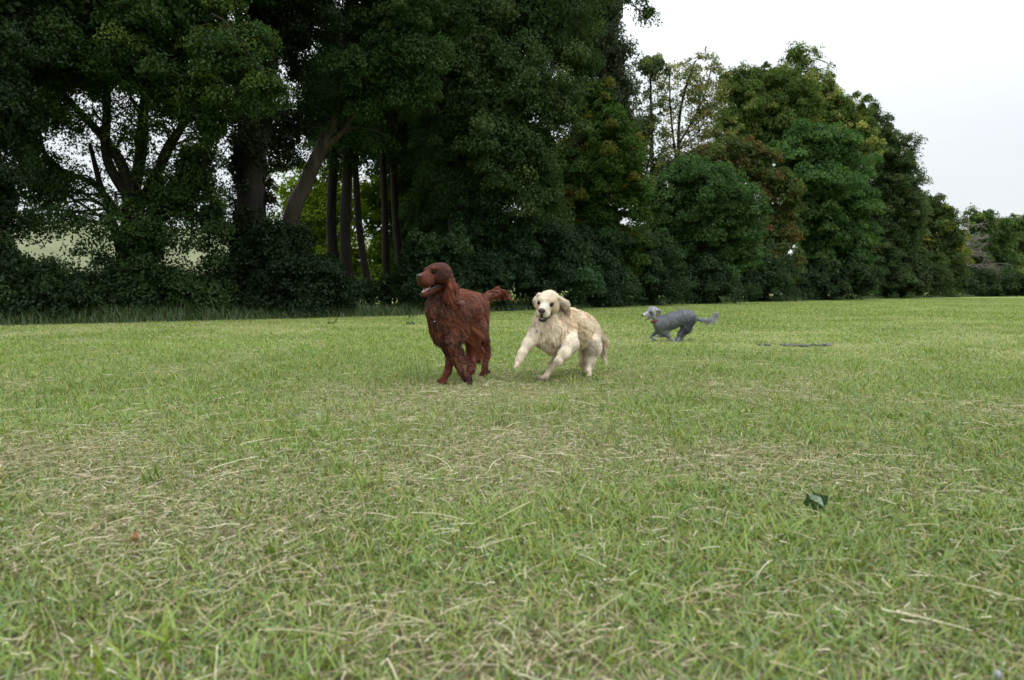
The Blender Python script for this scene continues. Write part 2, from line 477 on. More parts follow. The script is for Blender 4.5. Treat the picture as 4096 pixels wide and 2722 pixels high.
    for nm, lb, xb, xt, r, Y, sd in slender:
        tree(nm, lb, "tree", Y, [[(xb, 700, r), ((xb + xt) / 2 - 4, 540, r * .9), (xt, 380, r * .8), (xt - 8, 220, r * .6), (xt - 5, 60, r * .35)]],
             [(xt, 210, 70, 120, 0, 1.8), (xt - 10, 340, 50, 50, 0, 0.9)], 0.11, (0.017, 0.036, 0.014), clump=0.5, seed=sd, twigs=6, group="slender trunks in the wood")
    tree("backlit_bush", "bright yellow-green backlit bush seen between the slender trunks", "bush", 35,
         [[(720, 690, 6), (725, 600, 5), (730, 450, 3)]],
         [(700, 470, 80, 100, 0, 1.5), (770, 500, 80, 110, 0, 1.6), (700, 580, 70, 70, 0, 2), (790, 610, 80, 70, 0, 2), (740, 400, 60, 50, 0, 1)], 0.15, (0.11, 0.18, 0.018), clump=0.6, seed=21)  # leaf colour brightened to carry the backlight
    tree("backlit_bush", "bright green backlit bush right of the slender trunks at the wood's open back", "bush", 37,
         [[(930, 690, 6), (925, 600, 5), (920, 480, 3)]],
         [(880, 470, 80, 100, 0, 1.8), (950, 450, 70, 100, 0, 2), (900, 600, 80, 90, 0, 1.6), (960, 610, 70, 80, 0, 2), (870, 380, 60, 60, 0, 1.2)], 0.15, (0.08, 0.14, 0.018), clump=0.6, seed=22)  # backlight put into this brighter leaf colour too
    tree("back_row_tree", "dark tree in the back row above the slender trunks", "tree", 33,
         [[(960, 690, 14), (958, 400, 11), (950, 100, 7)]],
         [(900, 250, 130, 90, 0, 2.4), (980, 350, 110, 110, 0, 2.5), (820, 150, 110, 120, 0, 1.8), (700, 60, 80, 70, 0, 0.9), (1000, 180, 120, 120), (860, 330, 70, 50, 0, 1.8),
          (760, 310, 60, 50, 0, 1.1), (980, 520, 80, 120, 0, 2)], 0.15, (0.016, 0.032, 0.014), clump=0.7, seed=23)
    tree("oak_tree", "huge dark tree in the centre with drooping billows of foliage out of the frame's top", "tree", 25.5,
         [[(1065, 705, 30), (1062, 500, 26), (1070, 250, 20), (1100, -50, 12)], [(1068, 420, 15), (1150, 280, 11), (1240, 150, 8)], [(1068, 330, 12), (1000, 200, 9), (960, 60, 6)],
          [(1240, 150, 8), (1380, -40, 6), (1450, -50, 4, 1), (1495, 10, 2, 1)]],
         [(1010, 60, 110, 110, -2), (1000, 190, 60, 50, -2, 2.5), (1120, 40, 120, 110, -1), (1240, 60, 120, 110, -1), (1330, 130, 50, 70, 0, 2.2),
          (1290, 240, 70, 65, -2), (1200, 200, 110, 80, -2), (1120, 250, 90, 80, -2.5), (1150, 345, 85, 70, -2.5), (1230, 340, 70, 80, -2), (1060, 330, 90, 90, -1),
          (1180, 430, 80, 60, -2, 2.5), (1090, 440, 90, 70, 0, 2.5), (1000, 480, 70, 120, 2, 2.5), (1020, 330, 90, 100, 2, 3), (1060, 140, 80, 60, -2), (1130, 150, 80, 70, -2),
          (1100, -140, 260, 100), (1340, -100, 130, 90, 0, 2.5), (1265, 440, 45, 70, -1, 1.8), (1493, 28, 22, 18, 1, 1.6), (1470, -15, 30, 18, 1, 1.2)],
         0.10, (0.031, 0.062, 0.026), (0.060, 0.095, 0.042), 0.3, clump=0.5, seed=24, twigs=6, flat=0.7)
    tree("poplar_tree", "tall narrow grey-green tree standing against the white sky left of the gap", "tree", 33,
         [[(1385, 690, 16), (1385, 400, 13), (1395, 100, 8), (1400, -120, 5)]],
         [(1400, 20, 48, 80, 0, 2.4), (1360, 90, 60, 90, 0, 2.6), (1405, 140, 50, 75, 0, 2.4), (1425, 215, 40, 70, 0, 1.8), (1440, 280, 30, 50, 0, 1.4), (1380, 260, 70, 90), (1330, 0, 60, 100), (1395, -90, 55, 70, 0, 2.4),
          (1443, 130, 16, 50, 0, .8), (1340, 350, 70, 80)], 0.12, (0.036, 0.052, 0.034), clump=0.45, seed=25, flat=1.1)
    tree("maple_tree", "tree with yellow and rust tinged leaves between the dark centre trees and the hedge", "tree", 32,
         [[(1370, 700, 14), (1375, 550, 12), (1390, 380, 8), (1400, 270, 4)]],
         [(1400, 300, 70, 60, -1), (1420, 380, 75, 70, -1.5), (1350, 430, 90, 80, -1), (1450, 440, 50, 50, -1.5), (1470, 490, 25, 30, -1.5, 2), (1300, 480, 90, 80), (1390, 510, 60, 60, -1),
          (1440, 330, 45, 50, -1, 2), (1300, 390, 60, 60, 0, 3), (1480, 420, 26, 30, -1, 1.5), (1370, 220, 60, 50, 0, 2), (1340, 570, 80, 60), (1440, 570, 60, 60)], 0.115, (0.034, 0.074, 0.019), (0.11, 0.10, 0.024), 0.2, clump=0.42, seed=26)
    tree("sparse_tree", "thin see-through tree with a dark top just right of the tall grey-green tree", "tree", 50,
         [[(1500, 690, 5), (1502, 400, 4), (1498, 250, 3), (1500, 130, 1.6)]],
         [(1500, 150, 42, 30, 0, 1.8), (1490, 220, 44, 56, 0, 1.2), (1500, 330, 40, 60, 0, 1.0), (1480, 290, 34, 36, 0, 1.5), (1460, 340, 34, 60, 0, 2), (1530, 390, 60, 40, 0, 1.5)], 0.18, (0.04, 0.06, 0.034), YG, .3, clump=0.45, seed=27, twigs=8)
    tree("sparse_tree", "tall airy pale-leaved tree with sky sparkling through its whole crown", "tree", 52,
         [[(1560, 690, 5), (1562, 400, 4), (1570, 250, 3), (1600, 140, 1.6)], [(1562, 400, 3), (1545, 250, 2), (1540, 160, 1.2)], [(1565, 330, 2.5), (1620, 230, 2), (1640, 150, 1)]],
         [(1600, 160, 60, 44, 0, .95), (1560, 200, 62, 55, 0, .85), (1635, 210, 48, 60, 0, 1.0), (1570, 275, 72, 60, 0, .95), (1645, 290, 50, 60, 0, 1.2), (1560, 350, 50, 40, 0, .9), (1625, 365, 70, 36, 0, 2.0)],
         0.18, (0.065, 0.09, 0.036), (0.14, 0.15, 0.07), .45, clump=0.5, seed=28, twigs=9)
    tree("round_tree", "rounded bluish-green tree bulging forward over the hedge behind the grey dog", "tree", 40,
         [[(1600, 700, 9), (1602, 600, 8), (1610, 480, 5)]],
         [(1590, 400, 70, 45, -1), (1640, 430, 85, 60, -1.5), (1570, 470, 85, 65, -1), (1690, 490, 75, 60, -1.5), (1620, 530, 90, 60, -1), (1530, 540, 80, 60), (1700, 560, 60, 50, -1), (1510, 460, 50, 60, 0, 2.6), (1620, 600, 110, 50)],
         0.135, (0.031, 0.070, 0.026), (0.044, 0.092, 0.038), .4, clump=0.5, seed=29)
    tree("rusty_bush", "small tree with dull reddish-brown leaves in front of the horse chestnut", "tree", 50,
         [[(1790, 690, 7), (1790, 550, 5), (1785, 430, 3)]],
         [(1740, 370, 55, 45), (1790, 420, 50, 40, -1), (1825, 460, 32, 28, -1, 2.2), (1780, 500, 55, 40), (1700, 350, 45, 35, 0, 2.2), (1640, 360, 40, 28, 0, 2), (1770, 560, 70, 60), (1770, 610, 70, 50)], 0.18, (0.045, 0.068, 0.025), RB, .25, clump=0.5, seed=30)
    tree("dome_tree", "tall domed tree whose leafy top meets the sky left of the pale tip", "tree", 62,
         [[(1760, 690, 9), (1762, 450, 8), (1770, 250, 4)]],
         [(1720, 200, 60, 50), (1785, 195, 65, 50), (1760, 260, 90, 70), (1700, 280, 60, 70, 0, 2.2), (1810, 320, 100, 80), (1720, 370, 70, 70, 0, 2.5), (1680, 190, 34, 34, 0, 1.4), (1830, 220, 60, 50)],
         0.2, (0.042, 0.075, 0.024), (0.085, 0.11, 0.036), .3, clump=0.65, seed=31)
    tree("pale_top_tree", "tallest tree of the right-hand group with a pale yellow-green feathery tip", "tree", 68,
         [[(1850, 690, 9), (1850, 400, 8), (1845, 220, 4), (1838, 120, 1.6)]],
         [(1838, 130, 38, 32, 0, 1.3), (1815, 165, 30, 24, 0, 1.2), (1865, 125, 30, 24, 0, 1.0), (1890, 158, 28, 9, 0, 1.0), (1845, 190, 50, 26, 0, 1.8), (1880, 225, 70, 50), (1925, 265, 62, 60), (1850, 270, 80, 70), (1965, 330, 60, 80)],
         0.2, (0.048, 0.08, 0.026), (0.19, 0.22, 0.085), .3, clump=0.55, seed=32, twigs=7)
    tree("chestnut_tree", "horse chestnut with stacked tiers of large bright and dark leaf clusters", "tree", 58,
         [[(1890, 690, 12), (1890, 500, 9), (1885, 330, 5)]],
         [(1880, 320, 70, 45, -1), (1840, 365, 80, 55, -1), (1930, 370, 65, 60, -1), (1880, 430, 95, 65, -2), (1950, 460, 58, 70, -1), (1860, 510, 85, 60, -1), (1930, 550, 78, 65, -1), (1880, 610, 95, 60), (1975, 520, 38, 60, 0, 2), (1960, 620, 60, 50)],
         0.25, (0.027, 0.062, 0.024), (0.048, 0.094, 0.032), .4, clump=0.95, seed=33, flat=0.35)
    tree("dark_tree", "dark tree with ragged sprigs of leaves sticking out against the sky on its right side", "tree", 72,
         [[(2030, 690, 11), (2030, 500, 9), (2040, 350, 5)]],
         [(1990, 290, 50, 55), (2030, 345, 60, 60), (2060, 410, 58, 64), (2030, 470, 75, 75), (2075, 520, 52, 75), (2020, 590, 80, 75), (2092, 322, 28, 16, 0, 1.2), (2110, 345, 12, 26, 0, 1.1), (2112, 405, 14, 20, 0, 1), (2100, 470, 42, 44, 0, 2.2), (2090, 620, 55, 55)],
         0.21, (0.030, 0.054, 0.026), (0.055, 0.076, 0.034), .3, clump=0.6, seed=34, twigs=7)
    tree("small_tree", "smaller tree with a yellow-green crown tip sloping down towards the right", "tree", 86,
         [[(2150, 690, 8), (2150, 560, 6), (2150, 480, 3)]],
         [(2135, 470, 42, 28, 0, 2), (2165, 505, 45, 38), (2120, 520, 48, 55), (2190, 560, 38, 55), (2150, 600, 65, 60), (2200, 630, 36, 50), (2115, 440, 20, 10, 0, .8)], 0.25, (0.034, 0.056, 0.023), (0.13, 0.16, 0.035), .25, clump=0.7, seed=35)
    tree("far_tree", "bushy tree behind the bare grey branches near the right edge", "tree", 106,
         [[(2270, 690, 7), (2270, 580, 5), (2265, 510, 3)]],
         [(2260, 505, 36, 26), (2290, 540, 46, 40), (2255, 580, 45, 60), (2300, 610, 50, 60), (2235, 640, 40, 50), (2240, 480, 10, 10, 0, 1)], 0.32, (0.036, 0.07, 0.025), (0.075, 0.11, 0.033), .3, clump=0.9, seed=36)
    tree("far_tree", "bushy tree cut off by the right edge of the photo", "tree", 117,
         [[(2360, 690, 7), (2360, 580, 5), (2355, 510, 3)]],
         [(2325, 520, 30, 26), (2365, 530, 46, 36), (2340, 580, 45, 60), (2380, 610, 50, 60), (2330, 640, 40, 45), (2420, 560, 50, 70)], 0.32, (0.036, 0.068, 0.025), (0.085, 0.09, 0.036), .25, clump=0.9, seed=37)
    # undergrowth: individual bushes
    bushes = [
        ("bramble_bush", "low dark bush filling the corner under the left edge tree", 14.6, [(40, 640, 90, 80), (110, 680, 80, 60), (60, 730, 90, 30)], DG, 0.075),
        ("elder_bush", "thin bush with pale field light showing through, left of the forked trunk", 16.0, [(150, 590, 100, 90, 0, .9), (200, 670, 110, 60, 0, 2.2), (170, 520, 100, 50, 0, .8), (130, 700, 110, 35)], (0.022, 0.046, 0.017), 0.08),
        ("elder_bush", "dense dark green bush growing around the foot of the forked trunk", 16.6, [(335, 560, 60, 80, 0, 2.2), (350, 650, 90, 65), (290, 650, 65, 60, 0, 2.5), (320, 700, 100, 35)], (0.024, 0.056, 0.021), 0.08),
        ("elder_bush", "leafy bush with bright gaps just right of the forked trunk", 17.2, [(440, 590, 75, 75, 0, 1.0), (450, 665, 90, 42, 0, 2.4), (420, 530, 70, 50, 0, .9), (490, 500, 40, 70, 0, 1.8), (450, 705, 100, 25)], (0.024, 0.052, 0.018), 0.08),
        ("bramble_bush", "broad black-green bramble mound below the leaning trunk", 18.4, [(560, 640, 85, 85), (660, 620, 85, 85), (740, 650, 80, 70), (620, 560, 60, 50), (690, 545, 40, 35, 0, 2), (640, 695, 150, 30)], (0.013, 0.027, 0.014), 0.085),
        ("bramble_bush", "small dark bush at the feet of the slender trunks", 21.5, [(830, 670, 55, 40, 0, 1.6), (900, 665, 50, 50, 0, 2.0)], (0.022, 0.042, 0.016), 0.1),
        ("hedge_bush", "dark hedge bush directly behind the red dog", 21.3, [(970, 610, 60, 80), (1030, 600, 60, 90), (1010, 660, 85, 60)], (0.017, 0.038, 0.017), 0.1),
        ("hedge_bush", "leafy hedge bush between the red and the cream dog", 24.0, [(1110, 560, 85, 100), (1120, 640, 95, 70), (1170, 550, 65, 90), (1110, 480, 60, 40, 0, 2)], (0.020, 0.046, 0.023), 0.11),
        ("hedge_bush", "glossy hedge bush right behind the cream dog's head", 26.5, [(1240, 560, 85, 95), (1250, 640, 95, 65), (1310, 600, 70, 90)], (0.021, 0.048, 0.025), 0.11),
        ("hedge_bush", "hedge bush below the yellow tinged tree", 30.0, [(1370, 590, 85, 85), (1380, 650, 95, 52)], (0.020, 0.044, 0.022), 0.12),
        ("hedge_bush", "hedge bush behind the grey dog's head", 33.5, [(1480, 590, 85, 85), (1490, 655, 95, 44)], (0.020, 0.044, 0.021), 0.125),
        ("hedge_bush", "shaded low bush under the rounded bluish-green tree", 39.0, [(1600, 630, 95, 60), (1620, 662, 105, 34)], (0.019, 0.040, 0.021), 0.14),
        ("hedge_bush", "shaded bush between the rounded tree and the horse chestnut", 47.0, [(1730, 620, 95, 65), (1740, 660, 95, 32)], (0.018, 0.037, 0.020), 0.16),
        ("hedge_bush", "dark bush under the horse chestnut", 56.0, [(1860, 645, 100, 46), (1950, 640, 70, 50)], (0.018, 0.035, 0.018), 0.19),
        ("hedge_bush", "dark bush at the foot of the ragged dark tree", 71.0, [(2050, 645, 85, 44), (2120, 645, 60, 42)], (0.024, 0.040, 0.019), 0.23),
        ("hedge_bush", "low dark bush below the bare grey branches", 97.0, [(2230, 650, 70, 36), (2330, 652, 90, 32)], (0.020, 0.038, 0.018), 0.3),
    ]
    for i, (nm, lb, Y, bl, c, lf) in enumerate(bushes):
        tree(nm, lb, "bush", Y, [], bl, lf, c, tuple(1.5 * v for v in c), .3, clump=0.3 + Y * 0.006, seed=60 + i, group="undergrowth along the wood")

    # bare grey tree near the right edge
    rs = np.random.RandomState(5)
    Y = 99.0
    b0 = vat(2222, 680, Y); base = np.array([b0[0], Y, 0.0])
    root = thing("bare_tree", "dead tree with bare grey branches near the right edge", "tree", base)
    paths = []
    top = vat(2232, 500, Y)
    tr = smooth_path([base, vat(2226, 620, Y), vat(2228, 560, Y), top], 8)
    paths.append((tr, np.linspace(0.28, 0.06, len(tr))))
    def limb(p, d, L, r, lev):
        e = p + d * L
        q = smooth_path([p, p + d * L * .5 + rs.randn(3) * L * .06, e], 5)
        paths.append((q, np.linspace(r, r * .35, len(q))))
        if lev > 0:
            for _ in range(5):
                t = .25 + .7 * rs.rand()
                limb(p + (e - p) * t, nrm(d + rs.randn(3) * .45), L * (.4 + .25 * rs.rand()), r * .5, lev - 1)
    for k in range(26):
        t = .22 + .76 * rs.rand()
        p = tr[int(t * (len(tr) - 1))]
        a = rs.rand() * 6.28
        limb(p, nrm(np.array([0.35 + math.cos(a), -0.2 + .8 * math.sin(a), -.12 + .35 * rs.rand()])), 1.6 + 2.4 * (1 - t), .07, 2)
    V, F = tube(paths, 5)
    np_mesh("trunk", V, F, M_bark_dead, root, base, smooth=True)

# ------------------------------------------------------------------ grass
rg = np.random.RandomState(42)
def wedge(n_fn, d0, d1, wk=0.84, wc=1.4, N=400):
    """points in front of the camera; n_fn(d) blades per square metre"""
    d = np.linspace(d0, d1, N)
    wdt = 2 * (wk * d + wc)
    dens = n_fn(d) * wdt
    cum = np.concatenate([[0], np.cumsum((dens[1:] + dens[:-1]) / 2 * np.diff(d))])
    n = int(cum[-1])
    dd = np.interp(rg.rand(n) * cum[-1], cum, d)
    x = (rg.rand(n) * 2 - 1) * (wk * dd + wc)
    m = behind(x, dd) < 0.2
    return x[m], dd[m]

def dryness(x, y):
    a = fbm(x * 1.1, y * 1.1, seed=3, oct=4)
    b = fbm(x * 0.23 + 5, y * 0.23, seed=9, oct=2)
    return np.clip((0.6 * a + 0.4 * b - 0.43) * 4.4, 0, 1)

def blades(x, y, h, w, lean, S, z0=None, bend=0.6):
    n = len(x)
    a = rg.rand(n) * 2 * np.pi
    dirh = np.stack([np.cos(a), np.sin(a), np.zeros(n)], 1)
    a2 = a + np.pi / 2 + (rg.rand(n) - .5) * 1.2
    side = np.stack([np.cos(a2), np.sin(a2), np.zeros(n)], 1)
    t = np.linspace(0, 1, S + 1)
    up = h[:, None] * (t - 0.25 * bend * t ** 2 * lean[:, None])
    out = (h * lean)[:, None] * (0.35 * t + 0.65 * t ** 2)
    P = np.zeros((n, S + 1, 3))
    P[:, :, 0] = x[:, None] + dirh[:, :1] * out
    P[:, :, 1] = y[:, None] + dirh[:, 1:2] * out
    P[:, :, 2] = (0 if z0 is None else z0[:, None]) + up - 0.003
    prof = np.array([0.8, 1.0, 0.75, 0.12]) if S == 3 else (np.array([0.9, 0.85, 0.12]) if S == 2 else np.linspace(1, .15, S + 1))
    return ribbons(P, w[:, None] * prof[None], side)

def mixc(a, b, t):
    return a * (1 - t[:, None]) + b * t[:, None]

G1 = np.array([0.112, 0.184, 0.026]); G2 = np.array([0.225, 0.298, 0.054]); G3 = np.array([0.120, 0.206, 0.072])
S1 = np.array([0.42, 0.37, 0.22]); S2 = np.array([0.26, 0.205, 0.12]); S3 = np.array([0.58, 0.53, 0.37])

def grass_field(name, dfun, d0, d1, S, wmul, hmul):
    x, y = wedge(dfun, d0, d1)
    dry = dryness(x, y)
    keep = rg.rand(len(x)) > dry * 0.5
    x, y, dry = x[keep], y[keep], dry[keep]
    n = len(x)
    tuft = 0.6 * fbm(x * 5, y * 5, seed=21, oct=2) + 0.4 * fbm(x * 1.3, y * 1.3, seed=22, oct=2)
    h = (0.016 + 0.038 * rg.rand(n) ** 1.6) * (0.35 + 1.4 * tuft) * (1.1 - 0.35 * dry) * hmul
    w = (0.0022 + 0.0026 * rg.rand(n)) * wmul(y)
    lean = 0.35 + 1.5 * rg.rand(n) ** 1.2
    V, F = blades(x, y, h, w, lean, S)
    c = mixc(G1, G2, rg.rand(n)); c = mixc(c, G3, (rg.rand(n) < 0.22) * 0.9)
    hue = fbm(x * 0.9, y * 0.9, seed=33, oct=2)
    c = c * (0.82 + 0.36 * hue)[:, None]
    st = rg.rand(n) < 0.07 + 0.30 * dry
    c = mixc(c, mixc(S1, S2, rg.rand(n)), st * (0.5 + 0.5 * rg.rand(n)))
    yl = rg.rand(n) < 0.05
    c = mixc(c, np.array([0.34, 0.27, 0.05]), yl * 0.7)
    o = np_mesh(name, V, F, M_grass, col=np.repeat(c, S, 0))
    o["kind"] = "stuff"; o["label"] = "short mown green grass"; 
    return o

grass_field("grass", lambda d: 11500 * np.minimum(1, (2.2 / d)) ** 1.25, 0.45, 6.0, 3, lambda y: np.maximum(1, y / 3.0) ** 0.6, 1.0)
grass_field("grass", lambda d: 3300 * np.minimum(1, (6.0 / d)) ** 1.75, 6.0, 75, 2, lambda y: 1.5 * (y / 6.0) ** 0.8, 1.05)

# lying dead stems and thatch
def straw_field(name, dfun, d0, d1, lmin, lmax, wmin, wmax, zmax, S, pw=2.0, cd=0.35):
    x, y = wedge(dfun, d0, d1)
    dry = dryness(x, y)
    keep = rg.rand(len(x)) < cd + (1 - cd) * dry
    x, y = x[keep], y[keep]; n = len(x)
    L = lmin + (lmax - lmin) * rg.rand(n) ** pw
    a = rg.rand(n) * 2 * np.pi
    el = (rg.rand(n) - 0.45) * 0.35 * np.minimum(1, 0.04 / L)
    z = 0.004 + zmax * rg.rand(n)
    d = np.stack([np.cos(a) * np.cos(el), np.sin(a) * np.cos(el), np.sin(el)], 1)
    s = np.stack([-np.sin(a), np.cos(a), np.zeros(n)], 1)
    t = np.linspace(0, 1, S + 1)
    kink = (rg.randn(n) * 0.045)[:, None] * (t * (1 - t))[None] * 2.2
    kk = (rg.rand(n) < 0.12)
    kt = rg.rand(n) * 0.5 + 0.3
    kink = kink + (kk * rg.randn(n) * 0.8)[:, None] * np.maximum(0, t[None] - kt[:, None])
    P = np.stack([x, y, z], 1)[:, None] + d[:, None] * (L[:, None] * (t - .5)[None])[..., None] + s[:, None] * (L[:, None] * kink)[..., None]
    P[:, :, 2] = np.maximum(P[:, :, 2] + (L[:, None] * 0.03) * np.sin(t * 3.1)[None], 0.003)
    w = (wmin + (wmax - wmin) * rg.rand(n))
    side = nrm(s + np.array([0, 0, 1.0]) * (rg.rand(n) - .5)[:, None] * 2)
    V, F = ribbons(P, w[:, None] * np.linspace(1, .6, S + 1)[None], side)
    c = mixc(S1, S2, rg.rand(n)); c = mixc(c, S3, (rg.rand(n) < 0.25) * 1.0)
    c = c * (0.7 + 0.5 * rg.rand(n))[:, None]
    o = np_mesh(name, V, F, M_straw, col=np.repeat(c, S, 0))
    o["kind"] = "stuff"; o["label"] = "dry pale cut grass stems lying on the turf"
    return o

straw_field("dead_grass", lambda d: 8500 * np.minimum(1, (2.2 / d)) ** 1.6, 0.45, 14, 0.012, 0.06, 0.0011, 0.0024, 0.024, 2)
straw_field("straw", lambda d: 330 * np.minimum(1, (2.5 / d)) ** 1.2, 0.5, 25, 0.05, 0.20, 0.0013, 0.0025, 0.04, 6, 2.2, 0.5)
straw_field("straw", lambda d: 7 * np.minimum(1, (4.5 / d)) ** 1.2, 0.7, 30, 0.18, 0.42, 0.0015, 0.0028, 0.04, 8, 1.5, 0.6)

# broad-bladed tufts
x, y = wedge(lambda d: 6.0 * np.minimum(1, (3.0 / d)) ** 1.3, 0.6, 20)
nb = 14
a = rg.rand(len(x), nb) * 6.28; rr = rg.rand(len(x), nb) * 0.06
X = (x[:, None] + np.cos(a) * rr).ravel(); Yy = (y[:, None] + np.sin(a) * rr).ravel()
n = len(X); sz = np.repeat(0.45 + 0.6 * rg.rand(len(x)) ** 1.5, nb)
V, F = blades(X, Yy, (0.05 + 0.07 * rg.rand(n)) * sz, (0.0045 + 0.004 * rg.rand(n)) * sz, 0.3 + 0.9 * rg.rand(n), 3)
c = np.repeat(mixc(G1 * .95, G2 * 1.05, rg.rand(len(x))), nb, 0) * (0.85 + .3 * rg.rand(n))[:, None]
o = np_mesh("grass_tufts", V, F, M_grass, col=np.repeat(c, 3, 0)); o["kind"] = "stuff"; o["label"] = "broad-bladed green grass tufts in the mown turf"

# long grass verge at the foot of the trees
tt = rg.rand(110000) ** 1.8
seg = LINE[1:-1]; L = np.concatenate([[0], np.cumsum(np.linalg.norm(np.diff(seg, axis=0), axis=1))])
s = tt * L[-1]
px = np.interp(s, L, seg[:, 0]); py = np.interp(s, L, seg[:, 1])
off = rg.rand(len(s)) ** 0.8 * 2.4 + 0.1 + 0.5 * fbm(px * .6, py * .6, seed=8)
dx = np.interp(s, (L[1:] + L[:-1]) / 2, nrm(np.diff(seg, axis=0))[:, 0]); dy = np.interp(s, (L[1:] + L[:-1]) / 2, nrm(np.diff(seg, axis=0))[:, 1])
x = px - dy * off; y = py + dx * off; n = len(x)
h = (0.12 + 0.40 * rg.rand(n)) * (0.5 + 0.8 * fbm(x * .5, y * .5, seed=4)) * np.clip(off / 1.0, .35, 1)
V, F = blades(x, y, h, 0.005 + 0.0004 * y + .003 * rg.rand(n), 0.3 + 0.8 * rg.rand(n), 3)
c = mixc(np.array([0.032, 0.062, 0.020]), np.array([0.060, 0.100, 0.028]), rg.rand(n)); c = mixc(c, S2 * .6, (rg.rand(n) < .07) * .7)
o = np_mesh("long_grass", V, F, M_grass, col=np.repeat(c, 3, 0)); o["kind"] = "stuff"; o["label"] = "uncut long grass along the foot of the trees"

# ------------------------------------------------------------------ dogs
def surface_nets(Fv, org, h):
    s = Fv < 0
    nx, ny, nz = Fv.shape
    corners = [(a, b, c) for a in (0, 1) for b in (0, 1) for c in (0, 1)]
    sub = lambda A, a, b, c: A[a:nx - 1 + a, b:ny - 1 + b, c:nz - 1 + c]
    cnt = sum(sub(s, *c).astype(np.int8) for c in corners)
    act = (cnt > 0) & (cnt < 8)
    idx = -np.ones(act.shape, dtype=np.int64)
    I = np.argwhere(act)
    idx[act] = np.arange(len(I))
    pos = np.zeros((len(I), 3)); n = np.zeros(len(I))
    vals = {c: sub(Fv, *c)[act] for c in corners}
    for a in corners:
        for ax in range(3):
            if a[ax] == 0:
                b = list(a); b[ax] = 1; b = tuple(b)
                va, vb = vals[a], vals[b]
                m = (va < 0) != (vb < 0)
                t = np.where(m, va / np.where(m, va - vb, 1), 0)
                p = np.array(a, float)[None] + 0
                p = np.repeat(p, len(I), 0); p[:, ax] += t
                pos[m] += p[m]; n[m] += 1
    V = org + (I + pos / n[:, None]) * h
    Fs = []
    for ax in range(3):
        sl0 = [slice(None)] * 3; sl1 = [slice(None)] * 3
        sl0[ax] = slice(0, -1); sl1[ax] = slice(1, None)
        a, b = s[tuple(sl0)], s[tuple(sl1)]
        E = np.argwhere(a != b)
        o1, o2 = [(1, 2), (2, 0), (0, 1)][ax]
        E = E[(E[:, o1] > 0) & (E[:, o2] > 0) & (E[:, o1] < idx.shape[o1]) & (E[:, o2] < idx.shape[o2])]
        flip = a[tuple(E.T)]
        def g(d1, d2):
            e = E.copy(); e[:, o1] -= d1; e[:, o2] -= d2
            return idx[tuple(e.T)]
        q = np.stack([g(1, 1), g(0, 1), g(0, 0), g(1, 0)], 1)
        q[~flip] = q[~flip][:, ::-1]
        Fs.append(q)
    return V, np.concatenate(Fs)

def vnormals(V, F):
    n = np.cross(V[F[:, 2]] - V[F[:, 0]], V[F[:, 3]] - V[F[:, 1]])
    N = np.zeros_like(V)
    for k in range(4):
        np.add.at(N, F[:, k], n)
    return nrm(N), np.linalg.norm(n, axis=1) / 2

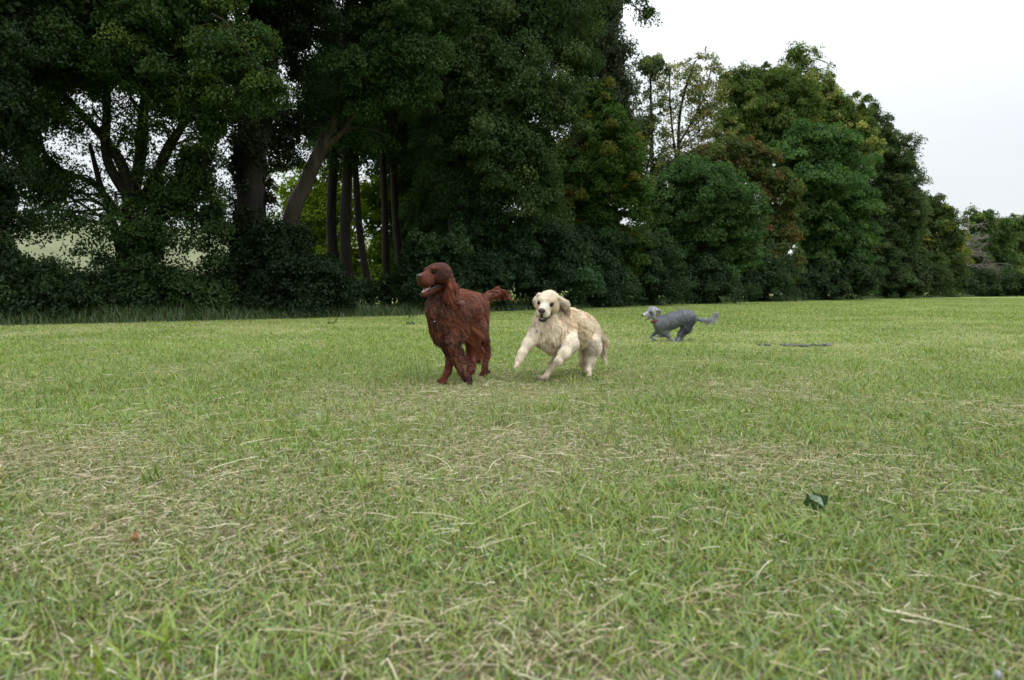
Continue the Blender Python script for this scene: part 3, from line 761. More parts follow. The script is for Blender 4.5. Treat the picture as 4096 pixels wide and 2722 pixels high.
class Sculpt:
    def __init__(s):
        s.prims = []; s.subs = []; s.spots = []
    def cap(s, a, b, ra, rb, L=0.02, c=(0.5, 0.5, 0.5), k=0.03, flow=None, sub=False):
        a = np.array(a, float); b = np.array(b, float)
        (s.subs if sub else s.prims).append(dict(t='c', a=a, b=b, ra=ra, rb=rb, k=k, L=L, c=np.array(c, float),
            f=nrm(np.array(flow, float)) if flow is not None else nrm(b - a + 1e-6),
            lo=np.minimum(a - ra, b - rb), hi=np.maximum(a + ra, b + rb)))
    def ell(s, c0, r, R=None, L=0.02, c=(0.5, 0.5, 0.5), k=0.03, flow=(0, 0, -1), sub=False):
        r = np.array(r, float); c0 = np.array(c0, float); m = r.max()
        (s.subs if sub else s.prims).append(dict(t='e', a=c0, r=r, R=np.eye(3) if R is None else np.array(R), k=k, L=L,
            c=np.array(c, float), f=nrm(np.array(flow, float)), lo=c0 - m, hi=c0 + m))
    @staticmethod
    def dist(p, X):
        if p['t'] == 'c':
            ba = p['b'] - p['a']; q = X - p['a']
            t = np.clip((q @ ba) / max(ba @ ba, 1e-9), 0, 1)
            return np.linalg.norm(q - t[..., None] * ba, axis=-1) - (p['ra'] + (p['rb'] - p['ra']) * t)
        q = (X - p['a']) @ p['R'].T
        k0 = np.linalg.norm(q / p['r'], axis=-1); k1 = np.linalg.norm(q / p['r'] ** 2, axis=-1)
        return k0 * (k0 - 1) / np.maximum(k1, 1e-6)
    def build(s, h, shag=0.003, shag_s=28, tv=22):
        lo = np.min([p['lo'] for p in s.prims], 0) - 0.05; hi = np.max([p['hi'] for p in s.prims], 0) + 0.05
        n = np.ceil((hi - lo) / h).astype(int) + 1
        Fv = np.full(n, 0.3)
        ax = [lo[i] + np.arange(n[i]) * h for i in range(3)]
        def region(p, mg):
            a = np.maximum(((p['lo'] - mg - lo) / h).astype(int), 0); b = np.minimum(((p['hi'] + mg - lo) / h).astype(int) + 2, n)
            sl = tuple(slice(a[i], b[i]) for i in range(3))
            X = np.stack(np.meshgrid(*[ax[i][sl[i]] for i in range(3)], indexing='ij'), -1)
            return sl, X
        for p in s.prims:
            k = p['k']; sl, X = region(p, k + 0.02)
            d = s.dist(p, X); f = Fv[sl]
            hh = np.clip(0.5 + 0.5 * (f - d) / k, 0, 1)
            Fv[sl] = f * (1 - hh) + d * hh - k * hh * (1 - hh)
        for p in s.subs:
            k = p['k']; sl, X = region(p, k + 0.01)
            d = -s.dist(p, X); f = Fv[sl]
            hh = np.clip(0.5 - 0.5 * (f - d) / k, 0, 1)
            Fv[sl] = f * (1 - hh) + d * hh + k * hh * (1 - hh)
        V, F = surface_nets(Fv, lo, h)
        N, A = vnormals(V, F)
        # blended meta data per vertex
        W = np.zeros(len(V)); L = np.zeros(len(V)); C = np.zeros((len(V), 3)); FL = np.zeros((len(V), 3))
        for p in s.prims:
            d = s.dist(p, V); w = np.exp(-np.clip(d, -0.02, 1) / 0.008) + 1e-12
            W += w; L += w * p['L']; C += w[:, None] * p['c']; FL += w[:, None] * p['f']
        L /= W; C /= W[:, None]; FL = nrm(FL)
        inner = np.zeros(len(V), bool)
        for p in s.subs:
            inner |= np.abs(s.dist(p, V)) < 0.0035
        C[inner] = (0.035, 0.014, 0.013); L[inner] = 0
        C = C * (0.62 + 0.76 * fbm(V[:, 0] * tv, V[:, 1] * tv, V[:, 2] * tv, seed=5, oct=3))[:, None]
        for c0, r0, cd in s.spots:
            wgt = np.clip(1.6 - np.linalg.norm(V - c0, axis=1) / r0, 0, 1)[:, None]
            C = C * (1 - wgt) + np.array(cd) * wgt
        if shag:
            V = V + N * ((fbm(V[:, 0] * shag_s, V[:, 1] * shag_s, V[:, 2] * shag_s, oct=2) - .5) * 2 * shag * np.clip(L / 0.03, 0, 1))[:, None]
            N, A = vnormals(V, F)
        s.V, s.F, s.N, s.A, s.L, s.C, s.FL = V, F, N, A, L, C, FL
        return s

def skin_mat(name, rough=0.7, spec=0.3, fur=False):
    m, t, o = node_mat(name)
    b = t.nodes.new("ShaderNodeBsdfPrincipled"); b.inputs["Roughness"].default_value = rough; b.inputs["Specular IOR Level"].default_value = spec
    a = t.nodes.new("ShaderNodeAttribute"); a.attribute_name = "tint"
    n = t.nodes.new("ShaderNodeTexNoise"); n.inputs["Scale"].default_value = 60; n.inputs["Detail"].default_value = 5
    mr = t.nodes.new("ShaderNodeMapRange"); mr.inputs[3].default_value = 0.75; mr.inputs[4].default_value = 1.25
    mx = t.nodes.new("ShaderNodeVectorMath"); mx.operation = 'SCALE'
    t.links.new(n.outputs["Fac"], mr.inputs[0]); t.links.new(a.outputs["Color"], mx.inputs[0]); t.links.new(mr.outputs[0], mx.inputs["Scale"])
    t.links.new(mx.outputs[0], b.inputs["Base Color"])
    if not fur:
        bp = t.nodes.new("ShaderNodeBump"); bp.inputs["Strength"].default_value = 0.5; bp.inputs["Distance"].default_value = 0.003
        t.links.new(n.outputs["Fac"], bp.inputs["Height"]); t.links.new(bp.outputs[0], b.inputs["Normal"])
    t.links.new(b.outputs[0], o.inputs[0])
    return m
M_skin = skin_mat("dog_skin", 0.75, 0.12); M_fur = skin_mat("dog_fur", 0.42, 0.25, True)
def plain(name, c, rough, spec=0.5):
    return noise_mat(name, tuple(v * .75 for v in c), tuple(min(1, v * 1.2) for v in c), 90, rough, 0.15, spec=spec)
M_nose = plain("wet_nose", (0.018, 0.016, 0.018), 0.32); M_nose2 = plain("brown_nose", (0.045, 0.028, 0.028), 0.4)
M_eye = plain("dark_eye", (0.008, 0.005, 0.004), 0.18, 0.25); M_tongue = plain("tongue", (0.36, 0.10, 0.12), 0.35)
M_teeth = plain("teeth", (0.72, 0.68, 0.58), 0.3); M_lip = plain("black_lip", (0.012, 0.011, 0.013), 0.3)
M_collar = plain("red_leather", (0.16, 0.02, 0.02), 0.5); M_metal = plain("worn_metal", (0.45, 0.47, 0.5), 0.25, 0.9)
M_tag = plain("blue_grey_tag", (0.16, 0.22, 0.28), 0.3, 0.8)

def ellipsoid(name, c, r, R, mat, root, base, nu=20, nv=12):
    u = np.linspace(0, 2 * np.pi, nu, endpoint=False); v = np.linspace(0.02, np.pi - 0.02, nv)
    U, Vv = np.meshgrid(u, v)
    S = np.stack([np.sin(Vv) * np.cos(U), np.sin(Vv) * np.sin(U), np.cos(Vv)], -1).reshape(-1, 3)
    P = c + (S * r) @ np.asarray(R)
    i = np.arange(nv - 1)[:, None] * nu; j = np.arange(nu)[None]
    F = np.stack([i + j, i + nu + j, i + nu + (j + 1) % nu, i + (j + 1) % nu], -1).reshape(-1, 4)
    return np_mesh(name, P, F, mat, root, base, smooth=True)

def small_sculpt(name, fn, h, mat, root, base):
    s = Sculpt(); fn(s); s.build(h, 0)
    return np_mesh(name, s.V, s.F, mat, root, base, smooth=True)

def hair(sk, n, rs, root, base, width, lift=0.3, lockn=0.4, cell=0.022, clump=0.55, droop=0.35, wind=(0, 0, 0), hi=None, hif=0.25, avoid=(), curl=0.0, dens_long=0.0, min_l=0.002, name="coat", jit=.06, con=1.0):
    w = sk.A * (1 + dens_long * np.clip(sk.L[sk.F].mean(1) / 0.06, 0, 2)) * (sk.L[sk.F].mean(1) > min_l)
    f = rs.choice(len(sk.F), n, p=w / w.sum())
    a, b = rs.rand(n, 1), rs.rand(n, 1)
    q = sk.F[f]
    lerp = lambda D: (D[q[:, 0]] * (1 - a) + D[q[:, 1]] * a) * (1 - b) + (D[q[:, 3]] * (1 - a) + D[q[:, 2]] * a) * b
    P = lerp(sk.V); N = nrm(lerp(sk.N)); FL = nrm(lerp(sk.FL)); C = lerp(sk.C); L = lerp(sk.L[:, None])[:, 0]
    ok = np.ones(n, bool)
    for c, r in avoid:
        ok &= np.linalg.norm(P - c, axis=1) > r
    P, N, FL, C, L = P[ok], N[ok], FL[ok], C[ok], L[ok]; n = len(P)
    wav = np.stack([vnoise(*(P.T * 17), seed=k) for k in (4, 5, 6)], 1)
    wp = P + 0.012 * (np.stack([vnoise(*(P.T * 30), seed=k) for k in (1, 2, 3)], 1) - .5)
    cs = cell * (0.7 + 0.6 * (L / 0.06))[:, None].clip(0.5, 1.8)
    cs = np.where(cs > cell * 1.2, cell * 1.5, np.where(cs > cell * .85, cell, cell * .7))
    ci = np.floor(wp / cs); cc = (ci + 0.5) * cs
    hsh = ci.astype(np.int64)
    rnd = np.stack([_h(hsh[:, 0] + k * 11, hsh[:, 1], hsh[:, 2]) for k in (1, 2, 3, 4)], 1)
    fn = np.sum(FL * N, 1, keepdims=True)
    T = FL - np.minimum(fn, 0) * N
    T = nrm(T + 1e-4)
    sh = np.clip(1.3 - L / 0.022, 0, 1)[:, None]
    D = nrm(T + (lift + .10 * sh) * N + lockn * (1 - .6 * sh) * ((rnd[:, :3] - .5) * .7 + (wav - .5) * 2.6) + jit * rs.randn(n, 3))
    # never point into the body
    dn = np.sum(D * N, 1, keepdims=True); D = nrm(D + np.maximum(0.05 + .09 * sh - dn, 0) * N)
    Lh = L * (0.65 + 0.5 * rs.rand(n)) * (0.8 + 0.4 * rnd[:, 3])
    S = 4
    t = np.linspace(0, 1, S + 1)[None, :, None]
    G = np.array([0, 0, -1.0]) * droop + np.array(wind)
    X = P[:, None] + Lh[:, None, None] * (D[:, None] * t + G[None, None] * t ** 2 * 0.5 * np.clip(L / 0.05, 0, 1.2)[:, None, None])
    X = X - N[:, None] * 0.0006
    off = (cc - P); off = off - np.sum(off * D, 1, keepdims=True) * D
    X = X + off[:, None] * (clump * t ** 1.5) * np.clip(L / 0.03, 0, 1)[:, None, None]
    if curl:
        ph = rnd[:, :1] * 6.28
        B = np.cross(D, N)
        ang = t[:, :, 0] * 7 + ph
        X = X + (B[:, None] * np.sin(ang)[..., None] + N[:, None] * np.cos(ang)[..., None]) * curl * t * Lh[:, None, None]
    side = nrm(np.cross(D, N) + 0.35 * rs.randn(n, 3))
    prof = np.array([1.0, 1.0, 0.85, 0.6, 0.15])
    Wd = width * (0.7 + 0.6 * rs.rand(n))[:, None] * prof[None]
    V, F = ribbons(X, Wd, side)
    sv = vnoise(P[:, 0] * 55, P[:, 1] * 55, P[:, 2] * 30, seed=7)
    c = C * 1.12 * (1 + con * (-0.58 + 0.62 * sv + 0.36 * rnd[:, 3] + 0.25 * (rs.rand(n) - .5)))[:, None]
    if hi is not None:
        m = (rs.rand(n) < hif * 2.2 * sv) * (L > 0.012)
        c = mixc(c, np.array(hi), m * (0.3 + 0.5 * rs.rand(n)))
    return np_mesh(name, V, F, M_fur, root, base, col=np.repeat(c, S, 0))

def frame(fwd, roll=0):
    f = nrm(np.array(fwd, float)); l = nrm(np.cross([0, 0, 1.0], f)); u = np.cross(f, l)
    r = math.radians(roll)
    l2 = l * math.cos(r) + u * math.sin(r); u2 = np.cross(f, l2)
    return np.stack([f, l2, u2])         # rows: forward, left, up

def torus(name, c, axis, R, r, mat, root, base, sq=1.0):
    ax = nrm(np.array(axis, float)); a = nrm(np.cross(ax, [0, 1.0, 0.2])); b = np.cross(ax, a)
    t = np.linspace(0, 2 * np.pi, 33)[:-1]; u = np.linspace(0, 2 * np.pi, 11)[:-1]
    T, U = np.meshgrid(t, u, indexing='ij')
    rad = (R + r * .35 * np.cos(U))[..., None]
    P = c + rad * (a * np.cos(T)[..., None] + b * np.sin(T)[..., None] * sq) + ax * (r * np.sin(U))[..., None]
    n, m = 32, 10
    i = np.arange(n)[:, None]; j = np.arange(m)[None]
    F = np.stack([i * m + j, ((i + 1) % n) * m + j, ((i + 1) % n) * m + (j + 1) % m, i * m + (j + 1) % m], -1).reshape(-1, 4)
    return np_mesh(name, P.reshape(-1, 3), F, mat, root, base, smooth=True)

def dog_head(s, C, R, k, col, colm, jaw_open, Lf=0.007, wide=1.0, deep=1.0, jl=.110, jr=.017):
    """retriever/setter style head. C centre of skull, R frame rows, k scale; returns local->world function"""
    def w(x, y, z): return C + (np.array([x, y * wide, z]) * k) @ R
    back = -R[0]
    E = lambda p, r, **a: s.ell(w(*p), np.array([r[0], r[1] * wide, r[2]]) * k, R, **a)
    fl = back * 1.0 + np.array([0, 0, -.35])
    E((-0.005, 0, 0.0), (.080, .064, .060), L=Lf * 1.2, c=col, k=.01, flow=back)
    E((-.05, 0, .0), (.05, .055, .055), L=.012, c=col, k=.02, flow=back)
    for sg in (-1, 1):
        E((.046, sg * .030, .022), (.026, .022, .018), L=Lf, c=col, k=.02, flow=back)
        E((.005, sg * .040, -.032), (.055, .032, .040), L=Lf * 1.2, c=col, k=.02, flow=fl)
    s.cap(w(.04, 0, -.018), w(.130, 0, -.024), .041 * k, .030 * k, Lf, colm, .025, fl)
    s.cap(w(.05, 0, .000), w(.148, 0, -.010), .022 * k, .018 * k, Lf * .8, colm, .015, back)
    for sg in (-1, 1):
        E((.104, sg * .018, -.042 * (.6 + .4 * deep)), (.050, .021, .026 * deep), L=Lf, c=colm, k=.012, flow=fl)
    ja = math.radians(jaw_open)
    jx, jz = .018, -.066 - .012 * (deep - 1) * 3
    tip = (jx + jl * math.cos(ja), 0, jz - jl * math.sin(ja))
    s.cap(w(jx - .02, 0, jz - .01), w(*tip), .032 * k, jr * k, Lf, colm, .012, fl)
    # eye sockets
    for sg in (-1, 1):
        s.ell(w(.070, sg * .042, .006), np.array([.014, .014, .011]) * k, R, k=.006, sub=True)
    return w, tip

def W1(x, y, Y): return at((1620 + x / 2.8) / 4, (1020 + y / 2.8) / 4, Y)
def W2(x, y, Y): return at((2020 + x / 3.646) / 4, (1130 + y / 3.646) / 4, Y)
def W3(x, y, Y): return at((2540 + x / 6.556) / 4, (1200 + y / 6.556) / 4, Y)

# ---- red setter
def red_setter():
    rs = np.random.RandomState(101)
    s = Sculpt()
    m = lambda px, Y: px * Y / 2788 / 2.8
    A = (0.056, 0.0110, 0.0050); B = (0.023, 0.0060, 0.0040); Lt = (0.120, 0.027, 0.010); Hd = (0.052, 0.0125, 0.0070); Mz = (0.080, 0.024, 0.014)
    def cap(a, b, ra, rb, L, c, k=.035, flow=None):
        s.cap(W1(*a), W1(*b), m(ra, a[2]), m(rb, b[2]), L, c, k, flow)
    # trunk
    cap((440, 720, 4.98), (640, 610, 5.12), 180, 180, .032, A, .05, (.5, .3, -.6))
    cap((640, 610, 5.12), (795, 600, 5.40), 180, 135, .030, A, .05, (.35, .5, -.5))
    cap((590, 500, 5.08), (790, 530, 5.38), 125, 110, .024, Lt, .04, (.6, .5, -.3))
    cap((430, 860, 4.98), (520, 890, 5.05), 130, 100, .040, B, .05, (.25, .1, -1))
    cap((390, 650, 4.93), (410, 880, 4.94), 140, 95, .040, B, .05, (.15, -.1, -1))
    # flank feathering that streams back
    cap((640, 800, 5.08), (760, 760, 5.26), 95, 85, .085, Lt, .04, (.75, .1, -.50))
    # near shoulder with waves of longer hair
    cap((600, 600, 4.93), (560, 860, 4.93), 95, 85, .050, A, .04, (.45, -.1, -.8))
    # neck
    cap((520, 560, 5.02), (400, 330, 4.93), 130, 100, .030, A, .04, (.3, 0, -1))
    cap((350, 600, 4.94), (350, 420, 4.92), 115, 80, .030, B, .04, (.1, -.1, -1))
    # fore legs
    cap((450, 960, 5.00), (500, 1130, 5.00), 80, 46, .020, B, .03, (.4, .1, -.9))
    cap((500, 1130, 5.00), (480, 1300, 4.90), 46, 36, .016, A, .02, (.4, .1, -.9))
    cap((480, 1300, 4.90), (435, 1395, 4.84), 36, 36, .010, A, .02, (-.2, -.2, -.9))
    cap((510, 960, 4.90), (555, 1130, 4.90), 100, 66, .030, B, .03, (.5, .1, -.9))
    cap((555, 1130, 4.90), (640, 1300, 4.88), 66, 44, .022, B, .02, (.6, .1, -.7))
    cap((640, 1300, 4.88), (705, 1400, 4.87), 46, 44, .014, B, .02, (.5, 0, -.8))
    cap((705, 1390, 4.87), (715, 1435, 4.85), 44, 26, .008, B, .02)
    # feathering on the back of the fore leg
    cap((610, 1060, 4.94), (650, 1180, 4.93), 26, 22, .040, B, .015, (.7, .1, -.75))
    # paws: toes
    for dx, dy in ((-62, 8), (-38, 28), (-8, 38), (22, 30)):
        cap((430, 1388, 4.83), (432 + dx, 1400 + dy, 4.80), 24, 16, .004, A, .006)
    for dx in (-26, 0, 24):
        cap((705, 1410, 4.85), (712 + dx, 1442, 4.83), 24, 16, .005, B, .008)
    # hind legs
    cap((790, 700, 5.34), (740, 920, 5.16), 120, 78, .035, A, .04, (.5, .1, -.9))
    cap((740, 920, 5.16), (745, 1130, 5.16), 74, 56, .030, Lt, .03, (.5, .1, -.8))
    cap((745, 1130, 5.16), (735, 1280, 5.05), 54, 44, .022, A, .02, (.4, 0, -.9))
    cap((735, 1280, 5.05), (700, 1340, 5.0), 42, 36, .010, A, .02)
    cap((830, 1030, 5.20), (800, 1180, 5.20), 22, 18, .040, Lt, .015, (.7, .1, -.7))
    cap((830, 700, 5.46), (885, 950, 5.42), 100, 56, .025, A, .04, (.3, .1, -.9))
    cap((885, 950, 5.42), (905, 1130, 5.42), 52, 34, .022, A, .02, (.3, .1, -.9))
    cap((905, 1130, 5.42), (885, 1320, 5.34), 34, 34, .018, A, .02, (.3, 0, -.9))
    cap((935, 1020, 5.44), (930, 1120, 5.44), 16, 14, .030, Lt, .01, (.6, .1, -.8))
    cap((905, 1290, 5.36), (940, 1300, 5.37), 22, 14, .016, A, .01, (.6, .1, -.4))
    for dx, dy in ((-40, 20), (-18, 34), (8, 36), (28, 26)):
        cap((872, 1325, 5.32), (866 + dx, 1340 + dy, 5.29), 24, 15, .004, A, .006)
    # tail
    cap((870, 480, 5.46), (950, 450, 5.56), 44, 40, .030, A, .03, (.8, .3, .1))
    cap((950, 450, 5.56), (1010, 410, 5.62), 40, 30, .050, Lt, .02, (1, .2, -.05))
    cap((1010, 410, 5.62), (1090, 440, 5.66), 30, 12, .070, Lt, .02, (1, .1, -.3))
    # head
    R = frame((-.59, -.80, -.12), 4)
    C = W1(352, 198, 4.86)
    w, tip = dog_head(s, C, R, 1.13, Hd, Mz, 21, deep=1.18, jl=.124, jr=.021)
    # ears: long, hanging low, blown back
    e0 = w(-.030, .062, -.002)
    s.cap(e0, W1(520, 340, 4.84), .026, .034, .024, A, .010, (.25, -.05, -1))
    s.cap(W1(520, 340, 4.84), W1(470, 450, 4.83), .032, .026, .065, Lt, .012, (.12, -.05, -1))
    s.cap(w(-.03, -.060, -.005), w(-.05, -.075, -.11), .022, .024, .03, A, .015, (.1, 0, -1))
    # open mouth
    s.ell(w(.098, 0, -.088), np.array([.056, .026, .012]) * 1.1, frame(R[0] - .22 * R[2]), k=.005, sub=True)
    eyes = [w(.0655, sg * .0385, .008) for sg in (-1, 1)]
    s.spots = [(w(.03, sg * .066, -.02), .030, (.022, .006, .004)) for sg in (-1, 1)] + [(w(.056, sg * .036, .030), .010, (.13, .035, .018)) for sg in (-1, 1)] + [(w(.13, 0, -.075), .020, (.12, .055, .04))]  # shade below ears and brow highlights painted into coat; lighter muzzle fuzz
    s.spots += [(e, .011, (.010, .006, .005)) for e in eyes]
    s.build(0.0046, 0.002)
    base = np.array([W1(600, 1400, 5.0)[0], 5.0, 0.0])
    root = thing("running_dog", "long-haired mahogany red dog running in front, head turned with mouth open", "dog", base)
    np_mesh("body", s.V, s.F, M_skin, root, base, colpt=s.C, smooth=True)
    av = [(e, .0125) for e in eyes] + [(w(.160, 0, -.008), .024)]
    hair(s, 120000, rs, root, base, 0.0019, lift=.05, lockn=.30, cell=.020, clump=.5, droop=.30, wind=(.3, .15, .0), hi=(0.40, 0.125, 0.042), hif=.30, avoid=av, dens_long=1.2)
    for e in eyes:
        ellipsoid("eye", e, np.array([.0092] * 3), R, M_eye, root, base)
    def nosef(n):
        n.ell(w(.156, 0, -.006), (.018, .022, .016), R, k=.005)
        n.cap(w(.158, 0, -.012), w(.152, 0, -.030), .012, .006, k=.006)
        for sg in (-1, 1):
            n.ell(w(.172, sg * .0100, -.008), (.009, .0058, .0058), R, k=.003, sub=True)
    small_sculpt("nose", nosef, .0015, M_nose, root, base)
    jt = np.array(tip)
    T = frame(R[0] - .36 * R[2])
    ellipsoid("tongue", w(jt[0] - .030, 0, jt[2] + .030), np.array([.044, .018, .007]), T, M_tongue, root, base)
    pth = []
    for i, q in enumerate(np.linspace(-1, 1, 9)):
        x = jt[0] + .010 - .045 * q * q; y = .018 * q; z = jt[2] + .014 + .016 * q * q
        hgt = .013 if abs(abs(q) - .75) < .1 else .006
        a = w(x, y, z); pth.append((np.array([a, a + R[2] * hgt * .6, a + R[2] * hgt]), np.array([.0028, .0022, .0006])))
    V, F = tube(pth, 6)
    np_mesh("teeth", V, F, M_teeth, root, base, smooth=True)
    lipf = lambda n: [n.cap(w(jt[0] + .010, sg * .010, jt[2] + .010), w(.030, sg * .034, -.076), .0060, .0055, k=.004) for sg in (-1, 1)]
    small_sculpt("lip", lipf, .003, M_lip, root, base)
    ellipsoid("collar_tag", W1(330, 745, 4.755), np.array([.002, .0045, .0025]), np.eye(3)[[1, 0, 2]], M_metal, root, base)
red_setter()

# ---- cream retriever
def cream_retriever():
    rs = np.random.RandomState(102)
    s = Sculpt()
    m = lambda px, Y: px * Y / 2788 / 3.646
    Wt = (0.66, 0.57, 0.45); Cr = (0.66, 0.54, 0.38); Tn = (0.54, 0.39, 0.235); Pl = (0.62, 0.52, 0.39)
    def cap(a, b, ra, rb, L, c, k=.035, flow=None):
        s.cap(W2(*a), W2(*b), m(ra, a[2]), m(rb, b[2]), L, c, k, flow)
    # trunk
    cap((690, 760, 5.16), (960, 660, 5.34), 240, 245, .024, Cr, .06, (.6, .3, -.4))
    cap((960, 660, 5.34), (1190, 680, 5.56), 240, 170, .024, Cr, .06, (.5, .3, -.5))
    cap((850, 480, 5.22), (1150, 570, 5.50), 115, 125, .024, Tn, .05, (.8, .4, -.4))
    cap((920, 620, 5.16), (1060, 690, 5.32), 140, 125, .032, Tn, .05, (.6, .1, -.7))
    cap((620, 830, 5.08), (690, 930, 5.12), 150, 90, .028, Cr, .05, (.1, -.1, -1))
    cap((560, 700, 5.06), (760, 720, 5.06), 150, 145, .034, Cr, .05, (.05, -.1, -1))
    cap((960, 800, 5.36), (1150, 830, 5.50), 135, 105, .028, Cr, .05, (.4, .1, -.8))
    # neck ruff
    cap((640, 420, 5.12), (600, 620, 5.08), 180, 180, .038, Cr, .05, (-.05, -.1, -1))
    cap((800, 480, 5.14), (820, 640, 5.12), 115, 135, .036, Tn, .05, (.5, 0, -.8))
    # near fore legs
    cap((450, 740, 5.08), (345, 880, 5.00), 112, 80, .012, Wt, .045, (-.3, 0, -1))
    cap((345, 880, 5.00), (255, 1030, 4.95), 80, 60, .008, Wt, .03, (-.3, 0, -1))
    cap((255, 1030, 4.95), (205, 1130, 4.92), 58, 54, .010, Pl, .025)
    cap((205, 1130, 4.92), (172, 1205, 4.90), 56, 38, .008, Pl, .02)
    for dx, dy in ((-24, 28), (-6, 38), (16, 26)):
        cap((178, 1188, 4.89), (164 + dx, 1202 + dy, 4.88), 24, 15, .004, Pl, .005)
    cap((910, 790, 5.12), (960, 900, 5.03), 152, 108, .012, Wt, .05, (.1, 0, -1))
    cap((960, 900, 5.03), (860, 1040, 4.97), 108, 80, .008, Wt, .04, (-.3, 0, -1))
    cap((860, 1040, 4.97), (775, 1150, 4.94), 78, 56, .010, Pl, .03)
    cap((775, 1150, 4.94), (765, 1180, 5.00), 56, 44, .006, Pl, .02)
    cap((765, 1175, 5.0), (850, 1150, 5.06), 42, 32, .006, Pl, .02)
    # hind leg reaching forward under the chest
    cap((860, 960, 5.40), (760, 1060, 5.28), 90, 62, .014, Cr, .04)
    cap((760, 1060, 5.28), (660, 1260, 5.14), 56, 44, .010, Pl, .03)
    cap((660, 1260, 5.14), (590, 1380, 5.07), 44, 40, .008, Pl, .025)
    cap((590, 1385, 5.07), (500, 1400, 5.02), 38, 32, .006, Pl, .02)
    for dy in (-14, 4, 20):
        cap((510, 1395, 5.02), (472, 1392 + dy, 4.99), 22, 15, .003, (0.25, .2, .16), .005)
    # hind leg on the ground
    cap((1240, 740, 5.54), (1280, 920, 5.46), 145, 115, .022, Wt, .045, (.3, 0, -1))
    cap((1280, 920, 5.46), (1240, 1120, 5.46), 114, 76, .012, Wt, .04, (.2, 0, -1))
    cap((1240, 1120, 5.46), (1215, 1290, 5.42), 70, 42, .014, Wt, .03, (.1, 0, -1))
    cap((1215, 1290, 5.42), (1228, 1350, 5.34), 42, 36, .008, Wt, .02)
    for dx in (-30, -6, 20):
        cap((1228, 1345, 5.33), (1220 + dx, 1364, 5.29), 22, 14, .004, Wt, .005)
    cap((1150, 950, 5.58), (1140, 1160, 5.58), 85, 56, .020, Cr, .03, (0, 0, -1))
    cap((1140, 1160, 5.58), (1160, 1290, 5.56), 50, 34, .010, Cr, .03, (0, 0, -1))
    # tail
    cap((1330, 720, 5.58), (1400, 800, 5.64), 50, 42, .024, Cr, .03, (.4, .1, -.9))
    cap((1400, 800, 5.64), (1408, 980, 5.66), 40, 24, .065, Pl, .03, (.25, .1, -1))
    cap((1408, 980, 5.66), (1440, 1050, 5.66), 22, 10, .070, Pl, .02, (.5, .1, -1))
    cap((1440, 860, 5.72), (1480, 850, 5.76), 24, 10, .050, Tn, .01, (.5, 0, -.8))
    # head
    R = frame((-.27, -.87, -.32), -8)
    C = W2(622, 272, 5.02)
    w, tip = dog_head(s, C, R, 1.10, (.55, .46, .345), (.57, .50, .40), 9, Lf=.006, wide=1.10)
    # ears
    s.cap(w(-.012, -.058, .030), w(-.018, -.074, -.008), .015, .020, .014, Wt, .012, (-.25, 0, -1))
    s.cap(w(-.018, -.074, -.008), w(-.022, -.080, -.038), .020, .012, .018, Cr, .012, (-.35, 0, -.8))
    s.cap(w(-.015, .060, .026), W2(875, 320, 5.06), .020, .032, .014, Wt, .012, (.6, 0, -.6))
    s.cap(W2(870, 320, 5.06), W2(905, 425, 5.10), .031, .024, .016, (0.46, .31, .20), .010, (.5, 0, -.8))
    s.ell(w(.100, .004, -.078), np.array([.050, .026, .007]), frame(R[0] - .12 * R[2]), k=.005, sub=True)
    eyes = [w(.0665, sg * .040, .006) for sg in (-1, 1)]
    s.spots = [(w(.055, sg * .052, -.020), .022, (.47, .35, .22)) for sg in (-1, 1)] + [(w(.060, sg * .040, .030), .016, (.50, .39, .26)) for sg in (-1, 1)] + [(w(.03, sg * .06, .03), .022, (.46, .34, .21)) for sg in (-1, 1)]
    s.spots += [(e, .0125, (.03, .018, .012)) for e in eyes]
    s.build(0.0046, 0.004)
    base = np.array([W2(760, 1400, 5.25)[0], 5.25, 0.0])
    root = thing("running_dog", "cream long-haired retriever type dog galloping towards the camera between the other two dogs", "dog", base)
    np_mesh("body", s.V, s.F, M_skin, root, base, colpt=s.C, smooth=True)
    av = [(e, .0145) for e in eyes] + [(w(.160, 0, -.012), .026)]
    hair(s, 120000, rs, root, base, 0.0019, lift=.08, lockn=.40, cell=.022, clump=.55, droop=.3, wind=(.2, .1, 0), hi=(0.80, 0.73, 0.60), hif=.25, con=.8, avoid=av, dens_long=1.2)
    for e in eyes:
        ellipsoid("eye", e, np.array([.0115] * 3), R, M_eye, root, base)
    def nosef(n):
        n.ell(w(.158, 0, -.006), (.020, .027, .019), R, k=.005)
        n.cap(w(.156, 0, -.020), w(.146, 0, -.046), .012, .013, k=.008)
        for sg in (-1, 1):
            n.ell(w(.176, sg * .0125, -.009), (.010, .0072, .0068), R, k=.003, sub=True)
    small_sculpt("nose", nosef, .0016, M_nose2, root, base)
    jt = np.array(tip)
    def lipf(n):
        n.ell(w(jt[0] + .006, 0, jt[2] + .002), (.016, .026, .014), R, k=.006)
        n.cap(w(jt[0] + .006, .018, jt[2] + .006), w(.084, .033, -.074), .009, .007, k=.006)
        n.cap(w(.084, .033, -.074), w(.056, .043, -.058), .008, .006, k=.006)
        n.cap(w(jt[0] + .006, -.016, jt[2] + .006), w(.070, -.028, -.068), .006, .004, k=.006)
    small_sculpt("lip", lipf, .0028, M_lip, root, base)
    pth = []
    for q in np.linspace(-1, 1, 9):
        a = w(jt[0] + .020 - .012 * q * q, .017 * q, jt[2] + .014)
        pth.append((np.array([a, a + R[2] * .003, a + R[2] * .005]), np.array([.0022, .0018, .0006])))
    V, F = tube(pth, 6); np_mesh("teeth", V, F, M_teeth, root, base, smooth=True)
    ellipsoid("tongue", w(jt[0] - .006, 0, jt[2] + .014), np.array([.024, .014, .004]), R, M_tongue, root, base)
